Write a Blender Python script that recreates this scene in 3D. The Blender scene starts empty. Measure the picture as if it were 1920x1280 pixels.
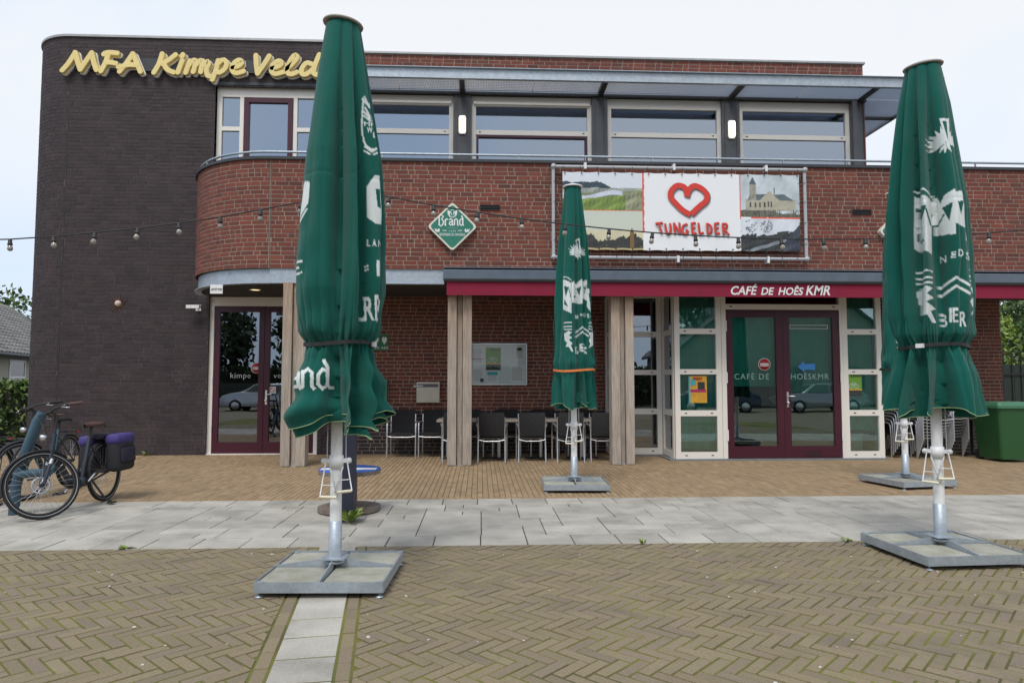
import bpy, bmesh, math, random
import numpy as np
from mathutils import Vector, Matrix
random.seed(7); rng = np.random.default_rng(7)
R = math.radians
sc = bpy.context.scene; COL = sc.collection

# ------------------------------------------------------------------ camera, sky, sun, exposure
cd = bpy.data.cameras.new('camera'); cam = bpy.data.objects.new('camera', cd); COL.objects.link(cam)
cd.sensor_width = 36.0; cd.lens = 24.0; cd.clip_start = 0.05; cd.clip_end = 2000
cam.location = (0, 0, 1.40)
cam.rotation_euler = (R(90 + 3.487), 0, R(-2.7))
sc.camera = cam
wd = bpy.data.worlds.new('World'); sc.world = wd; wd.use_nodes = True
nt = wd.node_tree; nt.nodes.clear()
SUN_EL, SUN_AZ = 58, 200
wo = nt.nodes.new('ShaderNodeOutputWorld'); sky = nt.nodes.new('ShaderNodeTexSky')
sky.sky_type = 'NISHITA'; sky.sun_disc = False; sky.sun_elevation = R(SUN_EL); sky.sun_rotation = R(SUN_AZ)
b1 = nt.nodes.new('ShaderNodeBackground'); b1.inputs[1].default_value = 0.11
b2 = nt.nodes.new('ShaderNodeBackground'); b2.inputs[1].default_value = 1.0
ns = nt.nodes.new('ShaderNodeTexNoise'); ns.inputs['Scale'].default_value = 1.6; ns.inputs['Detail'].default_value = 5
tc = nt.nodes.new('ShaderNodeTexCoord'); nt.links.new(tc.outputs['Generated'], ns.inputs['Vector'])
cr = nt.nodes.new('ShaderNodeValToRGB')
cr.color_ramp.elements[0].position = .40; cr.color_ramp.elements[0].color = (.44, .53, .66, 1)
cr.color_ramp.elements[1].position = .58; cr.color_ramp.elements[1].color = (.60, .615, .635, 1)
nt.links.new(ns.outputs['Fac'], cr.inputs[0]); nt.links.new(cr.outputs[0], b2.inputs[0])
nt.links.new(sky.outputs[0], b1.inputs[0])
mx = nt.nodes.new('ShaderNodeMixShader'); mx.inputs[0].default_value = .93
nt.links.new(b1.outputs[0], mx.inputs[1]); nt.links.new(b2.outputs[0], mx.inputs[2]); nt.links.new(mx.outputs[0], wo.inputs[0])
sd = bpy.data.lights.new('sun', 'SUN'); sd.energy = 1.5; sd.angle = R(22); sd.color = (1, .96, .9)
sun = bpy.data.objects.new('sun', sd); COL.objects.link(sun)
_a = R(SUN_AZ); _dir = Vector((math.sin(_a) * math.cos(R(SUN_EL)), math.cos(_a) * math.cos(R(SUN_EL)), math.sin(R(SUN_EL))))
sun.rotation_euler = _dir.to_track_quat('Z', 'Y').to_euler()
sc.view_settings.view_transform = 'Standard'; sc.view_settings.look = 'None'
sc.view_settings.exposure = 0.66; sc.view_settings.gamma = 1.0
sc.cycles.max_bounces = 8; sc.cycles.transparent_max_bounces = 12; sc.cycles.use_denoising = True

# ------------------------------------------------------------------ materials
MATS = {}
def mat(name, col, rough=.7, metal=0., var=.0, noise=0., nscale=8., bump=0., bscale=60., col2=None, spec=.5, tintcol=None, sheen=0., stretch=None, attrcol=None, emit=None, printcol=None, grain=None, stain=None):
    """procedural material: base colour, per-piece variation (tint attribute + object random), noise blend to col2, bump"""
    if name in MATS: return MATS[name]
    m = bpy.data.materials.new(name); m.use_nodes = True; MATS[name] = m
    n = m.node_tree; N = n.nodes; L = n.links; p = N['Principled BSDF']
    p.inputs['Roughness'].default_value = rough; p.inputs['Metallic'].default_value = metal
    p.inputs['Specular IOR Level'].default_value = spec
    if sheen: p.inputs['Sheen Weight'].default_value = sheen
    geo = N.new('ShaderNodeNewGeometry')
    vec = geo.outputs['Position']
    if stretch:
        mp = N.new('ShaderNodeVectorMath'); mp.operation = 'MULTIPLY'; mp.inputs[1].default_value = stretch
        L.new(vec, mp.inputs[0]); vec = mp.outputs[0]
    def rgb(c):
        q = N.new('ShaderNodeRGB'); q.outputs[0].default_value = (*c, 1); return q.outputs[0]
    def mixc(f, a, b, mode='MIX'):
        q = N.new('ShaderNodeMix'); q.data_type = 'RGBA'; q.blend_type = mode
        if isinstance(f, float): q.inputs[0].default_value = f
        else: L.new(f, q.inputs[0])
        L.new(a, q.inputs[6]); L.new(b, q.inputs[7]); return q.outputs[2]
    c = rgb(col)
    if attrcol:
        at = N.new('ShaderNodeAttribute'); at.attribute_name = attrcol; c = at.outputs['Color']
    if noise:
        t = N.new('ShaderNodeTexNoise'); t.inputs['Scale'].default_value = nscale; t.inputs['Detail'].default_value = 6
        L.new(vec, t.inputs['Vector'])
        rp = N.new('ShaderNodeMapRange'); rp.inputs[1].default_value = .35; rp.inputs[2].default_value = .68; rp.inputs[3].default_value = 0; rp.inputs[4].default_value = noise
        L.new(t.outputs['Fac'], rp.inputs[0])
        c = mixc(rp.outputs[0], c, rgb(col2 or tuple(x * .5 for x in col)))
    if var or tintcol:
        at = N.new('ShaderNodeAttribute'); at.attribute_name = 'tint'
        oi = N.new('ShaderNodeObjectInfo'); ad = N.new('ShaderNodeMath'); ad.operation = 'ADD'
        L.new(at.outputs['Fac'], ad.inputs[0]); L.new(oi.outputs['Random'], ad.inputs[1])
        fr = N.new('ShaderNodeMath'); fr.operation = 'FRACT'; L.new(ad.outputs[0], fr.inputs[0])
        if tintcol:
            rr = N.new('ShaderNodeValToRGB'); rr.color_ramp.elements.remove(rr.color_ramp.elements[1])
            for i, tcx in enumerate(tintcol):
                e = rr.color_ramp.elements[0] if i == 0 else rr.color_ramp.elements.new(i / max(1, len(tintcol) - 1))
                e.position = i / max(1, len(tintcol) - 1); e.color = (*tcx, 1)
            L.new(fr.outputs[0], rr.inputs[0]); c = mixc(.85, c, rr.outputs[0])
        if var:
            ml = N.new('ShaderNodeMath'); ml.operation = 'MULTIPLY'; ml.inputs[1].default_value = 7.31; L.new(fr.outputs[0], ml.inputs[0])
            f2 = N.new('ShaderNodeMath'); f2.operation = 'FRACT'; L.new(ml.outputs[0], f2.inputs[0])
            mr = N.new('ShaderNodeMapRange'); mr.inputs[3].default_value = 1 - var; mr.inputs[4].default_value = 1 + var; L.new(f2.outputs[0], mr.inputs[0])
            vv = N.new('ShaderNodeVectorMath'); vv.operation = 'SCALE'; L.new(c, vv.inputs[0]); L.new(mr.outputs[0], vv.inputs['Scale']); c = vv.outputs[0]
    if printcol:
        at = N.new('ShaderNodeAttribute'); at.attribute_name = 'print'
        c = mixc(at.outputs['Fac'], c, rgb(printcol))
    if stain:      # weathering: patches with a shape of their own
        scol, ssc, sst, samt = stain
        mp = N.new('ShaderNodeVectorMath'); mp.operation = 'MULTIPLY'; mp.inputs[1].default_value = sst; L.new(geo.outputs['Position'], mp.inputs[0])
        t = N.new('ShaderNodeTexNoise'); t.inputs['Scale'].default_value = ssc; t.inputs['Detail'].default_value = 5; t.inputs['Roughness'].default_value = .65; L.new(mp.outputs[0], t.inputs['Vector'])
        rp = N.new('ShaderNodeMapRange'); rp.inputs[1].default_value = .54; rp.inputs[2].default_value = .72; rp.inputs[4].default_value = samt; L.new(t.outputs['Fac'], rp.inputs[0])
        c = mixc(rp.outputs[0], c, rgb(scol))
    if grain:      # fine speckle of the material
        t = N.new('ShaderNodeTexNoise'); t.inputs['Scale'].default_value = grain[0]; t.inputs['Detail'].default_value = 3; t.inputs['Roughness'].default_value = .7; L.new(geo.outputs['Position'], t.inputs['Vector'])
        mr = N.new('ShaderNodeMapRange'); mr.inputs[1].default_value = .3; mr.inputs[2].default_value = .7; mr.inputs[3].default_value = 1 - grain[1]; mr.inputs[4].default_value = 1 + grain[1]; L.new(t.outputs['Fac'], mr.inputs[0])
        vv = N.new('ShaderNodeVectorMath'); vv.operation = 'SCALE'; L.new(c, vv.inputs[0]); L.new(mr.outputs[0], vv.inputs['Scale']); c = vv.outputs[0]
    L.new(c, p.inputs['Base Color'])
    if emit:
        L.new(c, p.inputs['Emission Color']); p.inputs['Emission Strength'].default_value = emit
    if bump:
        t = N.new('ShaderNodeTexNoise'); t.inputs['Scale'].default_value = bscale; t.inputs['Detail'].default_value = 4
        L.new(vec, t.inputs['Vector'])
        bp = N.new('ShaderNodeBump'); bp.inputs['Strength'].default_value = bump; bp.inputs['Distance'].default_value = .01
        L.new(t.outputs['Fac'], bp.inputs['Height']); L.new(bp.outputs[0], p.inputs['Normal'])
    return m
def glass(name, tint, refl, reflcol=(1, 1, 1), rough=0.0, edge=.35):
    m = bpy.data.materials.new(name); m.use_nodes = True; MATS[name] = m
    n = m.node_tree; N = n.nodes; L = n.links; N.clear(); o = N.new('ShaderNodeOutputMaterial')
    t = N.new('ShaderNodeBsdfTransparent'); t.inputs[0].default_value = (*tint, 1)
    g = N.new('ShaderNodeBsdfGlossy'); g.inputs[0].default_value = (*reflcol, 1); g.inputs['Roughness'].default_value = rough
    nz = N.new('ShaderNodeTexNoise'); nz.inputs['Scale'].default_value = 1.1; geo = N.new('ShaderNodeNewGeometry'); L.new(geo.outputs['Position'], nz.inputs['Vector'])
    bp = N.new('ShaderNodeBump'); bp.inputs['Strength'].default_value = .06; bp.inputs['Distance'].default_value = .02; L.new(nz.outputs['Fac'], bp.inputs['Height']); L.new(bp.outputs[0], g.inputs['Normal'])
    fr = N.new('ShaderNodeLayerWeight'); fr.inputs[0].default_value = edge
    mr = N.new('ShaderNodeMapRange'); mr.inputs[3].default_value = refl; mr.inputs[4].default_value = 1.0; L.new(fr.outputs['Fresnel'], mr.inputs[0])
    x = N.new('ShaderNodeMixShader'); L.new(mr.outputs[0], x.inputs[0]); L.new(t.outputs[0], x.inputs[1]); L.new(g.outputs[0], x.inputs[2]); L.new(x.outputs[0], o.inputs[0])
    return m

RED = [(.168, .043, .027), (.200, .051, .031), (.138, .037, .026), (.182, .048, .029), (.102, .032, .026), (.195, .047, .030)]
M_red = mat('red_brick', (.165, .036, .029), .85, var=.16, tintcol=RED, stretch=(1, 1, .3), noise=.55, nscale=2.4, col2=(.085, .042, .033), bump=.5, bscale=90, grain=(32, .16), stain=((.075, .05, .04), .9, (2.2, 2.2, .35), .5))
M_mort = mat('mortar', (.35, .295, .235), .95, noise=.7, nscale=3, col2=(.22, .18, .15), bump=.4, bscale=120, grain=(30, .12))
DRK = [(.030, .019, .022), (.037, .024, .027), (.024, .016, .018), (.042, .026, .026), (.031, .021, .026)]
M_dark = mat('dark_brick', (.04, .034, .038), .75, var=.22, tintcol=DRK, noise=.35, nscale=1.2, col2=(.05, .038, .034), bump=.6, bscale=80, grain=(32, .2), stain=((.052, .040, .036), .6, (2, 2, .4), .55))
M_dmort = mat('dark_mortar', (.108, .080, .085), .95, noise=.8, nscale=2.2, col2=(.036, .031, .034))
M_galv = mat('galvanised_steel', (.36, .41, .46), .48, .55, noise=.6, nscale=14, col2=(.50, .55, .60), bump=.1, grain=(45, .10), stain=((.30, .30, .30), 5, (1, 1, .3), .4))
M_gutter = mat('gutter_zinc', (.16, .20, .25), .45, .5, noise=.3, nscale=5)
M_anth = mat('anthracite_metal', (.045, .048, .055), .5, .2, noise=.3, nscale=6)
M_post = mat('grey_post_paint', (.10, .105, .115), .6, noise=.3, nscale=4, col2=(.075, .08, .085))
M_cream = mat('cream_frame_paint', (.78, .74, .68), .45, noise=.18, nscale=2.5, col2=(.68, .63, .57))
M_burg = mat('burgundy_paint', (.060, .009, .022), .35, noise=.3, nscale=4, col2=(.045, .008, .018))
M_soff = mat('soffit_board', (.05, .048, .05), .8, noise=.3, nscale=3)
M_awn = mat('burgundy_awning_cloth', (.23, .006, .034), .85, noise=.35, nscale=2.5, col2=(.17, .005, .028), bump=.2, bscale=200, stain=((.14, .01, .03), 1.5, (2, 1, .3), .5))
M_wood = mat('weathered_wood', (.44, .375, .315), .85, noise=.75, nscale=5, col2=(.25, .21, .18), bump=.7, bscale=18, stretch=(9, 9, .7), var=.12, grain=(60, .12))
_n = M_wood.node_tree; _p = _n.nodes['Principled BSDF']; _src = _p.inputs['Base Color'].links[0].from_socket     # sheltered upper wood keeps its warm tone
_g = _n.nodes.new('ShaderNodeNewGeometry'); _x = _n.nodes.new('ShaderNodeSeparateXYZ'); _n.links.new(_g.outputs['Position'], _x.inputs[0])
_t = _n.nodes.new('ShaderNodeTexNoise'); _t.inputs['Scale'].default_value = 3; _n.links.new(_g.outputs['Position'], _t.inputs['Vector'])
_a = _n.nodes.new('ShaderNodeMath'); _a.operation = 'MULTIPLY_ADD'; _a.inputs[1].default_value = 1.6; _n.links.new(_t.outputs['Fac'], _a.inputs[0]); _n.links.new(_x.outputs['Z'], _a.inputs[2])
_r = _n.nodes.new('ShaderNodeMapRange'); _r.inputs[1].default_value = 2.5; _r.inputs[2].default_value = 4.3; _r.inputs[3].default_value = 0; _r.inputs[4].default_value = .6; _n.links.new(_a.outputs[0], _r.inputs[0])
_m = _n.nodes.new('ShaderNodeMix'); _m.data_type = 'RGBA'; _m.blend_type = 'MULTIPLY'; _n.links.new(_r.outputs[0], _m.inputs[0]); _n.links.new(_src, _m.inputs[6]); _m.inputs[7].default_value = (1.15, .80, .52, 1); _n.links.new(_m.outputs[2], _p.inputs['Base Color'])
M_concrete = mat('concrete_tile', (.36, .35, .30), .95, noise=.7, nscale=7, col2=(.24, .23, .17), bump=.6, bscale=150, var=.08, grain=(130, .22), stain=((.14, .15, .06), 4, (1, 1, 1), .5))
M_white = mat('white_powdercoat', (.78, .78, .78), .4, noise=.15, nscale=9, stain=((.48, .45, .40), 6, (2, 2, .4), .5))
M_black = mat('black_rubber', (.018, .018, .019), .6)
M_chrome = mat('brushed_aluminium', (.62, .63, .65), .33, .85)
M_green = mat('green_cloth', (.005, .098, .077), .88, noise=.45, nscale=1.6, col2=(.0045, .072, .057), bump=.35, bscale=420, sheen=.15, printcol=(.66, .70, .69), spec=.15, grain=(160, .10), stain=((.03, .11, .085), 2.2, (1.5, 1.5, .35), .45))
M_pipe = mat('cloth_piping', (.30, .40, .20), .8)
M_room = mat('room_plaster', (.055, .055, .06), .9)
M_teal = mat('teal_blind', (.11, .48, .42), .8, noise=.35, nscale=2.0, col2=(.09, .40, .35), stretch=(1, 1, 22))
G_up = glass('upper_glass', (.22, .26, .32), .36, (.78, .87, .98))
G_door = glass('door_glass', (.35, .38, .40), .20, (.90, .95, 1.0))
G_cafe = glass('cafe_glass', (.70, .86, .82), .13, (.9, 1, 1))
OCH = [(.28, .195, .108), (.31, .215, .12), (.25, .175, .10), (.29, .19, .105), (.33, .235, .14), (.235, .16, .092)]
M_ochre = mat('ochre_clinker', (.29, .20, .112), .85, var=.07, tintcol=OCH, noise=.45, nscale=.8, col2=(.23, .165, .09), bump=.4, bscale=120, grain=(50, .14), stain=((.16, .125, .075), .7, (1, 1, 1), .45))
BRN = [(.210, .168, .102), (.224, .178, .108), (.198, .156, .098), (.216, .170, .100), (.206, .156, .112), (.188, .150, .102)]
M_brn = mat('brown_clinker', (.205, .163, .105), .8, var=.07, tintcol=BRN, noise=.60, nscale=.9, col2=(.200, .166, .062), bump=.5, bscale=110, grain=(75, .16), stain=((.11, .09, .075), 1.3, (1, 1, 1), .5))
M_slab = mat('grey_slab', (.40, .372, .325), .85, var=.13, noise=.85, nscale=3.2, col2=(.285, .265, .23), bump=.3, bscale=70, grain=(60, .13), stain=((.20, .185, .155), 1.6, (1, 1, 1), .5))
M_moss = mat('mossy_joint', (.165, .168, .022), .95, noise=.85, nscale=1.7, col2=(.06, .052, .026), bump=.8, bscale=150)
M_joint = mat('sandy_joint', (.085, .068, .045), .95, noise=.6, nscale=3, col2=(.06, .055, .03))
M_asph = mat('asphalt', (.06, .06, .058), .9, noise=.3, nscale=3)
M_leaf = mat('leaf_green', (.07, .12, .025), .6, tintcol=[(.03, .06, .014), (.06, .115, .022), (.085, .15, .03), (.12, .18, .04)], var=.2)
M_leafd = mat('leaf_dark', (.03, .055, .018), .6, tintcol=[(.014, .028, .010), (.028, .05, .016), (.04, .07, .02)], var=.2)
M_bark = mat('bark', (.09, .07, .05), .9, noise=.6, nscale=9)

# ------------------------------------------------------------------ mesh builder
class MB:
    def __init__(s): s.v = []; s.f = []; s.t = []; s.s = []; s.M = None
    def add(s, vs, fs, tint=0., smooth=False):
        o = len(s.v)
        if s.M is not None: vs = [tuple(s.M @ Vector(p)) for p in vs]
        s.v += [tuple(map(float, p)) for p in vs]
        for f in fs: s.f.append(tuple(i + o for i in f)); s.t.append(tint); s.s.append(smooth)
        return s
    def box(s, x0, x1, y0, y1, z0, z1, tint=0., skip=''):
        vs = [(x0, y0, z0), (x1, y0, z0), (x1, y1, z0), (x0, y1, z0), (x0, y0, z1), (x1, y0, z1), (x1, y1, z1), (x0, y1, z1)]
        F = {'d': (3, 2, 1, 0), 'u': (4, 5, 6, 7), 'f': (0, 1, 5, 4), 'r': (1, 2, 6, 5), 'b': (2, 3, 7, 6), 'l': (3, 0, 4, 7)}
        return s.add(vs, [F[k] for k in 'dufrbl' if k not in skip], tint)
    def cham(s, x0, x1, y0, y1, z0, z1, c=.006, tint=0.):
        """box with chamfered top edge"""
        vs = [(x0, y0, z0), (x1, y0, z0), (x1, y1, z0), (x0, y1, z0), (x0, y0, z1 - c), (x1, y0, z1 - c), (x1, y1, z1 - c), (x0, y1, z1 - c),
              (x0 + c, y0 + c, z1), (x1 - c, y0 + c, z1), (x1 - c, y1 - c, z1), (x0 + c, y1 - c, z1)]
        fs = [(0, 1, 5, 4), (1, 2, 6, 5), (2, 3, 7, 6), (3, 0, 4, 7), (4, 5, 9, 8), (5, 6, 10, 9), (6, 7, 11, 10), (7, 4, 8, 11), (8, 9, 10, 11), (3, 2, 1, 0)]
        return s.add(vs, fs, tint)
    def tube(s, pts, r, n=8, cap=True, smooth=True, tint=0.):
        P = [Vector(p) for p in pts]; rs = r if isinstance(r, (list, tuple)) else [r] * len(P)
        vs = []; up = None
        for i, p in enumerate(P):
            d = (P[min(i + 1, len(P) - 1)] - P[max(i - 1, 0)])
            d = d.normalized() if d.length > 1e-9 else Vector((0, 0, 1))
            if up is None:
                up = Vector((0, 0, 1)) if abs(d.z) < .9 else Vector((1, 0, 0))
            a = d.cross(up); a = a.normalized() if a.length > 1e-6 else d.orthogonal().normalized()
            b = a.cross(d).normalized(); up = b
            for k in range(n):
                t = 2 * math.pi * k / n; vs.append(p + (a * math.cos(t) + b * math.sin(t)) * rs[i])
        fs = []
        for i in range(len(P) - 1):
            for k in range(n):
                k2 = (k + 1) % n; fs.append((i * n + k, i * n + k2, (i + 1) * n + k2, (i + 1) * n + k))
        s.add(vs, fs, tint, smooth)
        if cap:
            s.add([vs[k] for k in range(n)], [tuple(range(n))[::-1]], tint); s.add([vs[(len(P) - 1) * n + k] for k in range(n)], [tuple(range(n))], tint)
        return s
    def lathe(s, prof, c=(0, 0, 0), n=24, smooth=True, axis='z', tint=0.):
        vs = []
        for r, h in prof:
            for k in range(n):
                t = 2 * math.pi * k / n; x, y = r * math.cos(t), r * math.sin(t)
                q = {'z': (x, y, h), 'y': (x, h, y), 'x': (h, x, y)}[axis]
                vs.append((q[0] + c[0], q[1] + c[1], q[2] + c[2]))
        fs = [(i * n + k, i * n + (k + 1) % n, (i + 1) * n + (k + 1) % n, (i + 1) * n + k) for i in range(len(prof) - 1) for k in range(n)]
        return s.add(vs, fs, tint, smooth)
    def prism(s, poly, z0, z1, axis='z', tint=0., smooth=False):
        """poly: list of 2D points; axis z -> (x,y), axis y -> (x,z) extruded along y, axis x -> (y,z)"""
        n = len(poly)
        def q(p, h): return {'z': (p[0], p[1], h), 'y': (p[0], h, p[1]), 'x': (h, p[0], p[1])}[axis]
        vs = [q(p, z0) for p in poly] + [q(p, z1) for p in poly]
        fs = [tuple(range(n))[::-1], tuple(range(n, 2 * n))] + [(i, (i + 1) % n, n + (i + 1) % n, n + i) for i in range(n)]
        return s.add(vs, fs, tint, smooth)
    def mesh(s, name, m):
        me = bpy.data.meshes.new(name); me.from_pydata(s.v, [], s.f)
        me.polygons.foreach_set('use_smooth', s.s)
        at = me.attributes.new('tint', 'FLOAT', 'FACE'); at.data.foreach_set('value', s.t)
        me.materials.append(m); me.update(); return me
def wloc(o):
    v = Vector((0, 0, 0))
    while o is not None: v += o.location; o = o.parent
    return v
def link(name, me, parent=None, loc=(0, 0, 0)):
    o = bpy.data.objects.new(name, me); COL.objects.link(o); o.parent = parent; o.location = loc; return o
def part(name, mb, m, parent=None):
    """part in the parent's local frame"""
    return link(name, mb.mesh(name, m), parent)
def wpart(name, mb, m, parent):
    """part given in world coordinates under an unrotated parent"""
    w = wloc(parent); mb.v = [(a - w.x, b - w.y, c - w.z) for a, b, c in mb.v]
    return link(name, mb.mesh(name, m), parent)
def tag(o, label, cat, group=None):
    o['label'] = label; o['category'] = cat
    if group: o['group'] = group
    return o
def thing(name, label, cat, loc=(0, 0, 0), rz=0, group=None):
    o = bpy.data.objects.new(name, None); COL.objects.link(o); o.location = loc; o.rotation_euler = (0, 0, rz); o.empty_display_size = .1
    return tag(o, label, cat, group)
def struct(name, mb, m):
    o = link(name, mb.mesh(name, m)); o['kind'] = 'structure'; return o
def kids(o): return KID.get(o.name, [])
def copy_tree(o, parent=None):
    c = o.copy(); COL.objects.link(c); c.parent = parent
    for ch in [x for x in ALLOBJ if x.parent == o]: copy_tree(ch, c)
    return c
ALLOBJ = []
def snapshot(*roots):
    ALLOBJ.clear(); st = list(roots)
    while st:
        o = st.pop(); ALLOBJ.append(o); st += list(o.children)

# ---- lettering helpers: text outlines and brush strokes as 2D triangles
def text_tris(body, size=1., shear=0., bold=0., spacing=1., align='LEFT'):
    c = bpy.data.curves.new('lettering', 'FONT'); c.body = body; c.size = size; c.shear = shear; c.offset = bold; c.space_character = spacing
    c.align_x = align; c.resolution_u = 3
    o = bpy.data.objects.new('lettering', c); COL.objects.link(o)
    dg = bpy.context.evaluated_depsgraph_get(); me = o.evaluated_get(dg).to_mesh()
    me.calc_loop_triangles()
    V = [(v.co.x, v.co.y) for v in me.vertices]; T = [tuple(t.vertices) for t in me.loop_triangles]
    o.evaluated_get(dg).to_mesh_clear(); bpy.data.objects.remove(o); bpy.data.curves.remove(c)
    return V, T
def smooth_path(pts, k=6):
    P = [Vector((*p, 0)) for p in pts]
    if len(P) < 3: return [tuple(p[:2]) for p in P]
    out = []
    for i in range(len(P) - 1):
        p0, p1, p2, p3 = P[max(i - 1, 0)], P[i], P[i + 1], P[min(i + 2, len(P) - 1)]
        for j in range(k):
            t = j / k
            q = .5 * ((2 * p1) + (p2 - p0) * t + (2 * p0 - 5 * p1 + 4 * p2 - p3) * t * t + (3 * p1 - p0 - 3 * p2 + p3) * t ** 3)
            out.append((q.x, q.y))
    out.append(tuple(P[-1][:2])); return out
def ribbon(pts, w, smooth=True, k=6):
    """2D triangles of a stroke, w = full width"""
    p = smooth_path(pts, k) if smooth else pts
    V = []; T = []
    for i, q in enumerate(p):
        a = p[max(i - 1, 0)]; b = p[min(i + 1, len(p) - 1)]
        dx, dy = b[0] - a[0], b[1] - a[1]; l = math.hypot(dx, dy) or 1; nx, ny = -dy / l, dx / l
        V += [(q[0] + nx * w / 2, q[1] + ny * w / 2), (q[0] - nx * w / 2, q[1] - ny * w / 2)]
    for i in range(len(p) - 1): T += [(2 * i, 2 * i + 1, 2 * i + 3), (2 * i, 2 * i + 3, 2 * i + 2)]
    return V, T
def fan(poly):
    """triangulate a simple polygon"""
    from mathutils.geometry import tessellate_polygon
    return list(poly), [tuple(t) for t in tessellate_polygon([[Vector((*p, 0)) for p in poly]])]
def xf(VT, sx=1, sy=None, ox=0, oy=0, rot=0):
    V, T = VT; sy = sx if sy is None else sy; c, s_ = math.cos(rot), math.sin(rot)
    return [(ox + c * x * sx - s_ * y * sy, oy + s_ * x * sx + c * y * sy) for x, y in V], T
def flat(mb, VT, plane_y, tint=0., depth=0., flip=False):
    """put 2D (x,z) triangles on a plane facing -y"""
    V, T = VT
    fs = []
    for a, b, c in T:
        (ax, ay), (bx, by), (cx, cy) = V[a], V[b], V[c]
        fs.append((a, b, c) if (bx - ax) * (cy - ay) - (by - ay) * (cx - ax) > 0 else (a, c, b))
    return mb.add([(x, plane_y, z) for x, z in V], fs, tint)
def printed(name, shapes, plane_y, m, parent, step=.0004):
    mb = MB()
    for i, VT in enumerate(shapes): flat(mb, VT, plane_y - i * step)
    return wpart(name, mb, m, parent)

# ------------------------------------------------------------------ ground and paving
g = MB(); g.box(-250, 250, -250, 350, -.6, -.06); struct('ground', g, M_asph)
def clip_half(poly, nx, ny, d):
    out = []
    for i in range(len(poly)):
        a, b = poly[i], poly[(i + 1) % len(poly)]
        da = nx * a[0] + ny * a[1] - d; db = nx * b[0] + ny * b[1] - d
        if da <= 0: out.append(a)
        if da * db < 0:
            t = da / (da - db); out.append((a[0] + (b[0] - a[0]) * t, a[1] + (b[1] - a[1]) * t))
    return out
def area(p): return .5 * abs(sum(p[i][0] * p[(i + 1) % len(p)][1] - p[(i + 1) % len(p)][0] * p[i][1] for i in range(len(p))))
def sx_of(x, y):
    """rough share of the picture: nearer pieces first, inside the view only"""
    if y < 2.0: return 1e6
    if abs(math.atan2(x, y) - R(2.7)) > R(37.5) or 1.4 / y > .53: return 1e6
    return y
class Pavers:
    """pieces of one paving: the 300 nearest in view are objects that share meshes, the others one mesh"""
    def __init__(s, owner, m, thick=.05): s.o = owner; s.m = m; s.rects = []; s.th = thick
    def rect(s, cx, cy, L, W, a): s.rects.append((cx, cy, L, W, a, None))
    def poly(s, p): s.rects.append((sum(q[0] for q in p) / len(p), sum(q[1] for q in p) / len(p), 0, 0, 0, p))
    def finish(s, name, n=300, cham=.003, jz=.0032, tilt=.010):
        s.rects.sort(key=lambda r: sx_of(r[0], r[1]) + (1e3 if r[5] else 0))
        cache = {}; rest = MB()
        for i, (cx, cy, L, W, a, p) in enumerate(s.rects):
            dz = random.uniform(-jz, jz); t = random.random()
            if i < n and p is None and sx_of(cx, cy) < 1e5:
                k = (round(L, 3), round(W, 3))
                if k not in cache:
                    b = MB(); b.cham(-L / 2, L / 2, -W / 2, W / 2, -s.th, 0, cham); cache[k] = b.mesh(name, s.m)
                o = link(name, cache[k], s.o, (cx, cy, dz)); o.rotation_euler = (random.uniform(-tilt, tilt), random.uniform(-tilt, tilt), a)
            elif p is None:
                rest.M = Matrix.Translation((cx, cy, dz)) @ Matrix.Rotation(a, 4, 'Z') @ Matrix.Rotation(random.uniform(-tilt, tilt), 4, 'X') @ Matrix.Rotation(random.uniform(-tilt, tilt), 4, 'Y')
                rest.cham(-L / 2, L / 2, -W / 2, W / 2, -s.th, 0, cham, t); rest.M = None
            else:
                rest.prism(p, -s.th, dz, 'z', t)
        if rest.v:
            o = part(name + 's', rest, s.m, s.o); o['kind'] = 'stuff'
# strip axis
SA = math.atan2(.37, 2.71); ax = (-math.sin(SA), math.cos(SA)); S0 = (-.845, 3.33)   # point on the strip's middle line
def to_strip(x, y):
    dx, dy = x - S0[0], y - S0[1]; return dx * math.cos(SA) + dy * math.sin(SA), -dx * math.sin(SA) + dy * math.cos(SA)
def from_strip(u, v): return S0[0] + u * math.cos(SA) - v * math.sin(SA), S0[1] + u * math.sin(SA) + v * math.cos(SA)
YF, YB, YW = 6.02, 8.40, 13.66      # front and back edge of the slab path, foot of the wall
b = MB(); b.box(-32, 32, -13.5, 13.0, -.059, -.016); struct('street', b, mat('worn_clinker_street', (.19, .155, .105), .85, noise=.6, nscale=1.5, col2=(.14, .12, .08), grain=(40, .2)))
# joints (bedding) sheets
b = MB(); b.box(-9.3, 10.3, .45, YF - .004, -.058, -.0045); hb = struct('herringbone_paving', b, M_moss)
PV = Pavers(hb, M_brn)
L_, W_ = .2205, .0735; J = .0115
rotH = R(-45)
ca, sa = math.cos(rotH), math.sin(rotH)
half = .155 + .009 + .078     # strip half width + soldier border
def hb_add(cx, cy, a):
    c_, s_ = math.cos(a), math.sin(a); l, w = L_ / 2 - J / 2, W_ / 2 - J / 2
    P = [(cx + x * c_ - y * s_, cy + x * s_ + y * c_) for x, y in ((-l, -w), (l, -w), (l, w), (-l, w))]
    for sgn in (1, -1):
        # keep side of the strip: u*sgn >= half
        nx, ny = -sgn * math.cos(SA), -sgn * math.sin(SA); d = -half - J / 2 + nx * S0[0] + ny * S0[1]
        q = clip_half(P, nx, ny, d)
        if len(q) < 3: continue
        q = clip_half(q, 0, 1, YF - .012)
        if len(q) < 3 or area(q) < .0008: continue
        if area(q) > area(P) * .999: PV.rect(cx, cy, 2 * l, 2 * w, a)
        else: PV.poly(q)
n3 = L_ / W_   # ~3 : herringbone with 3:1 bricks
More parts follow.
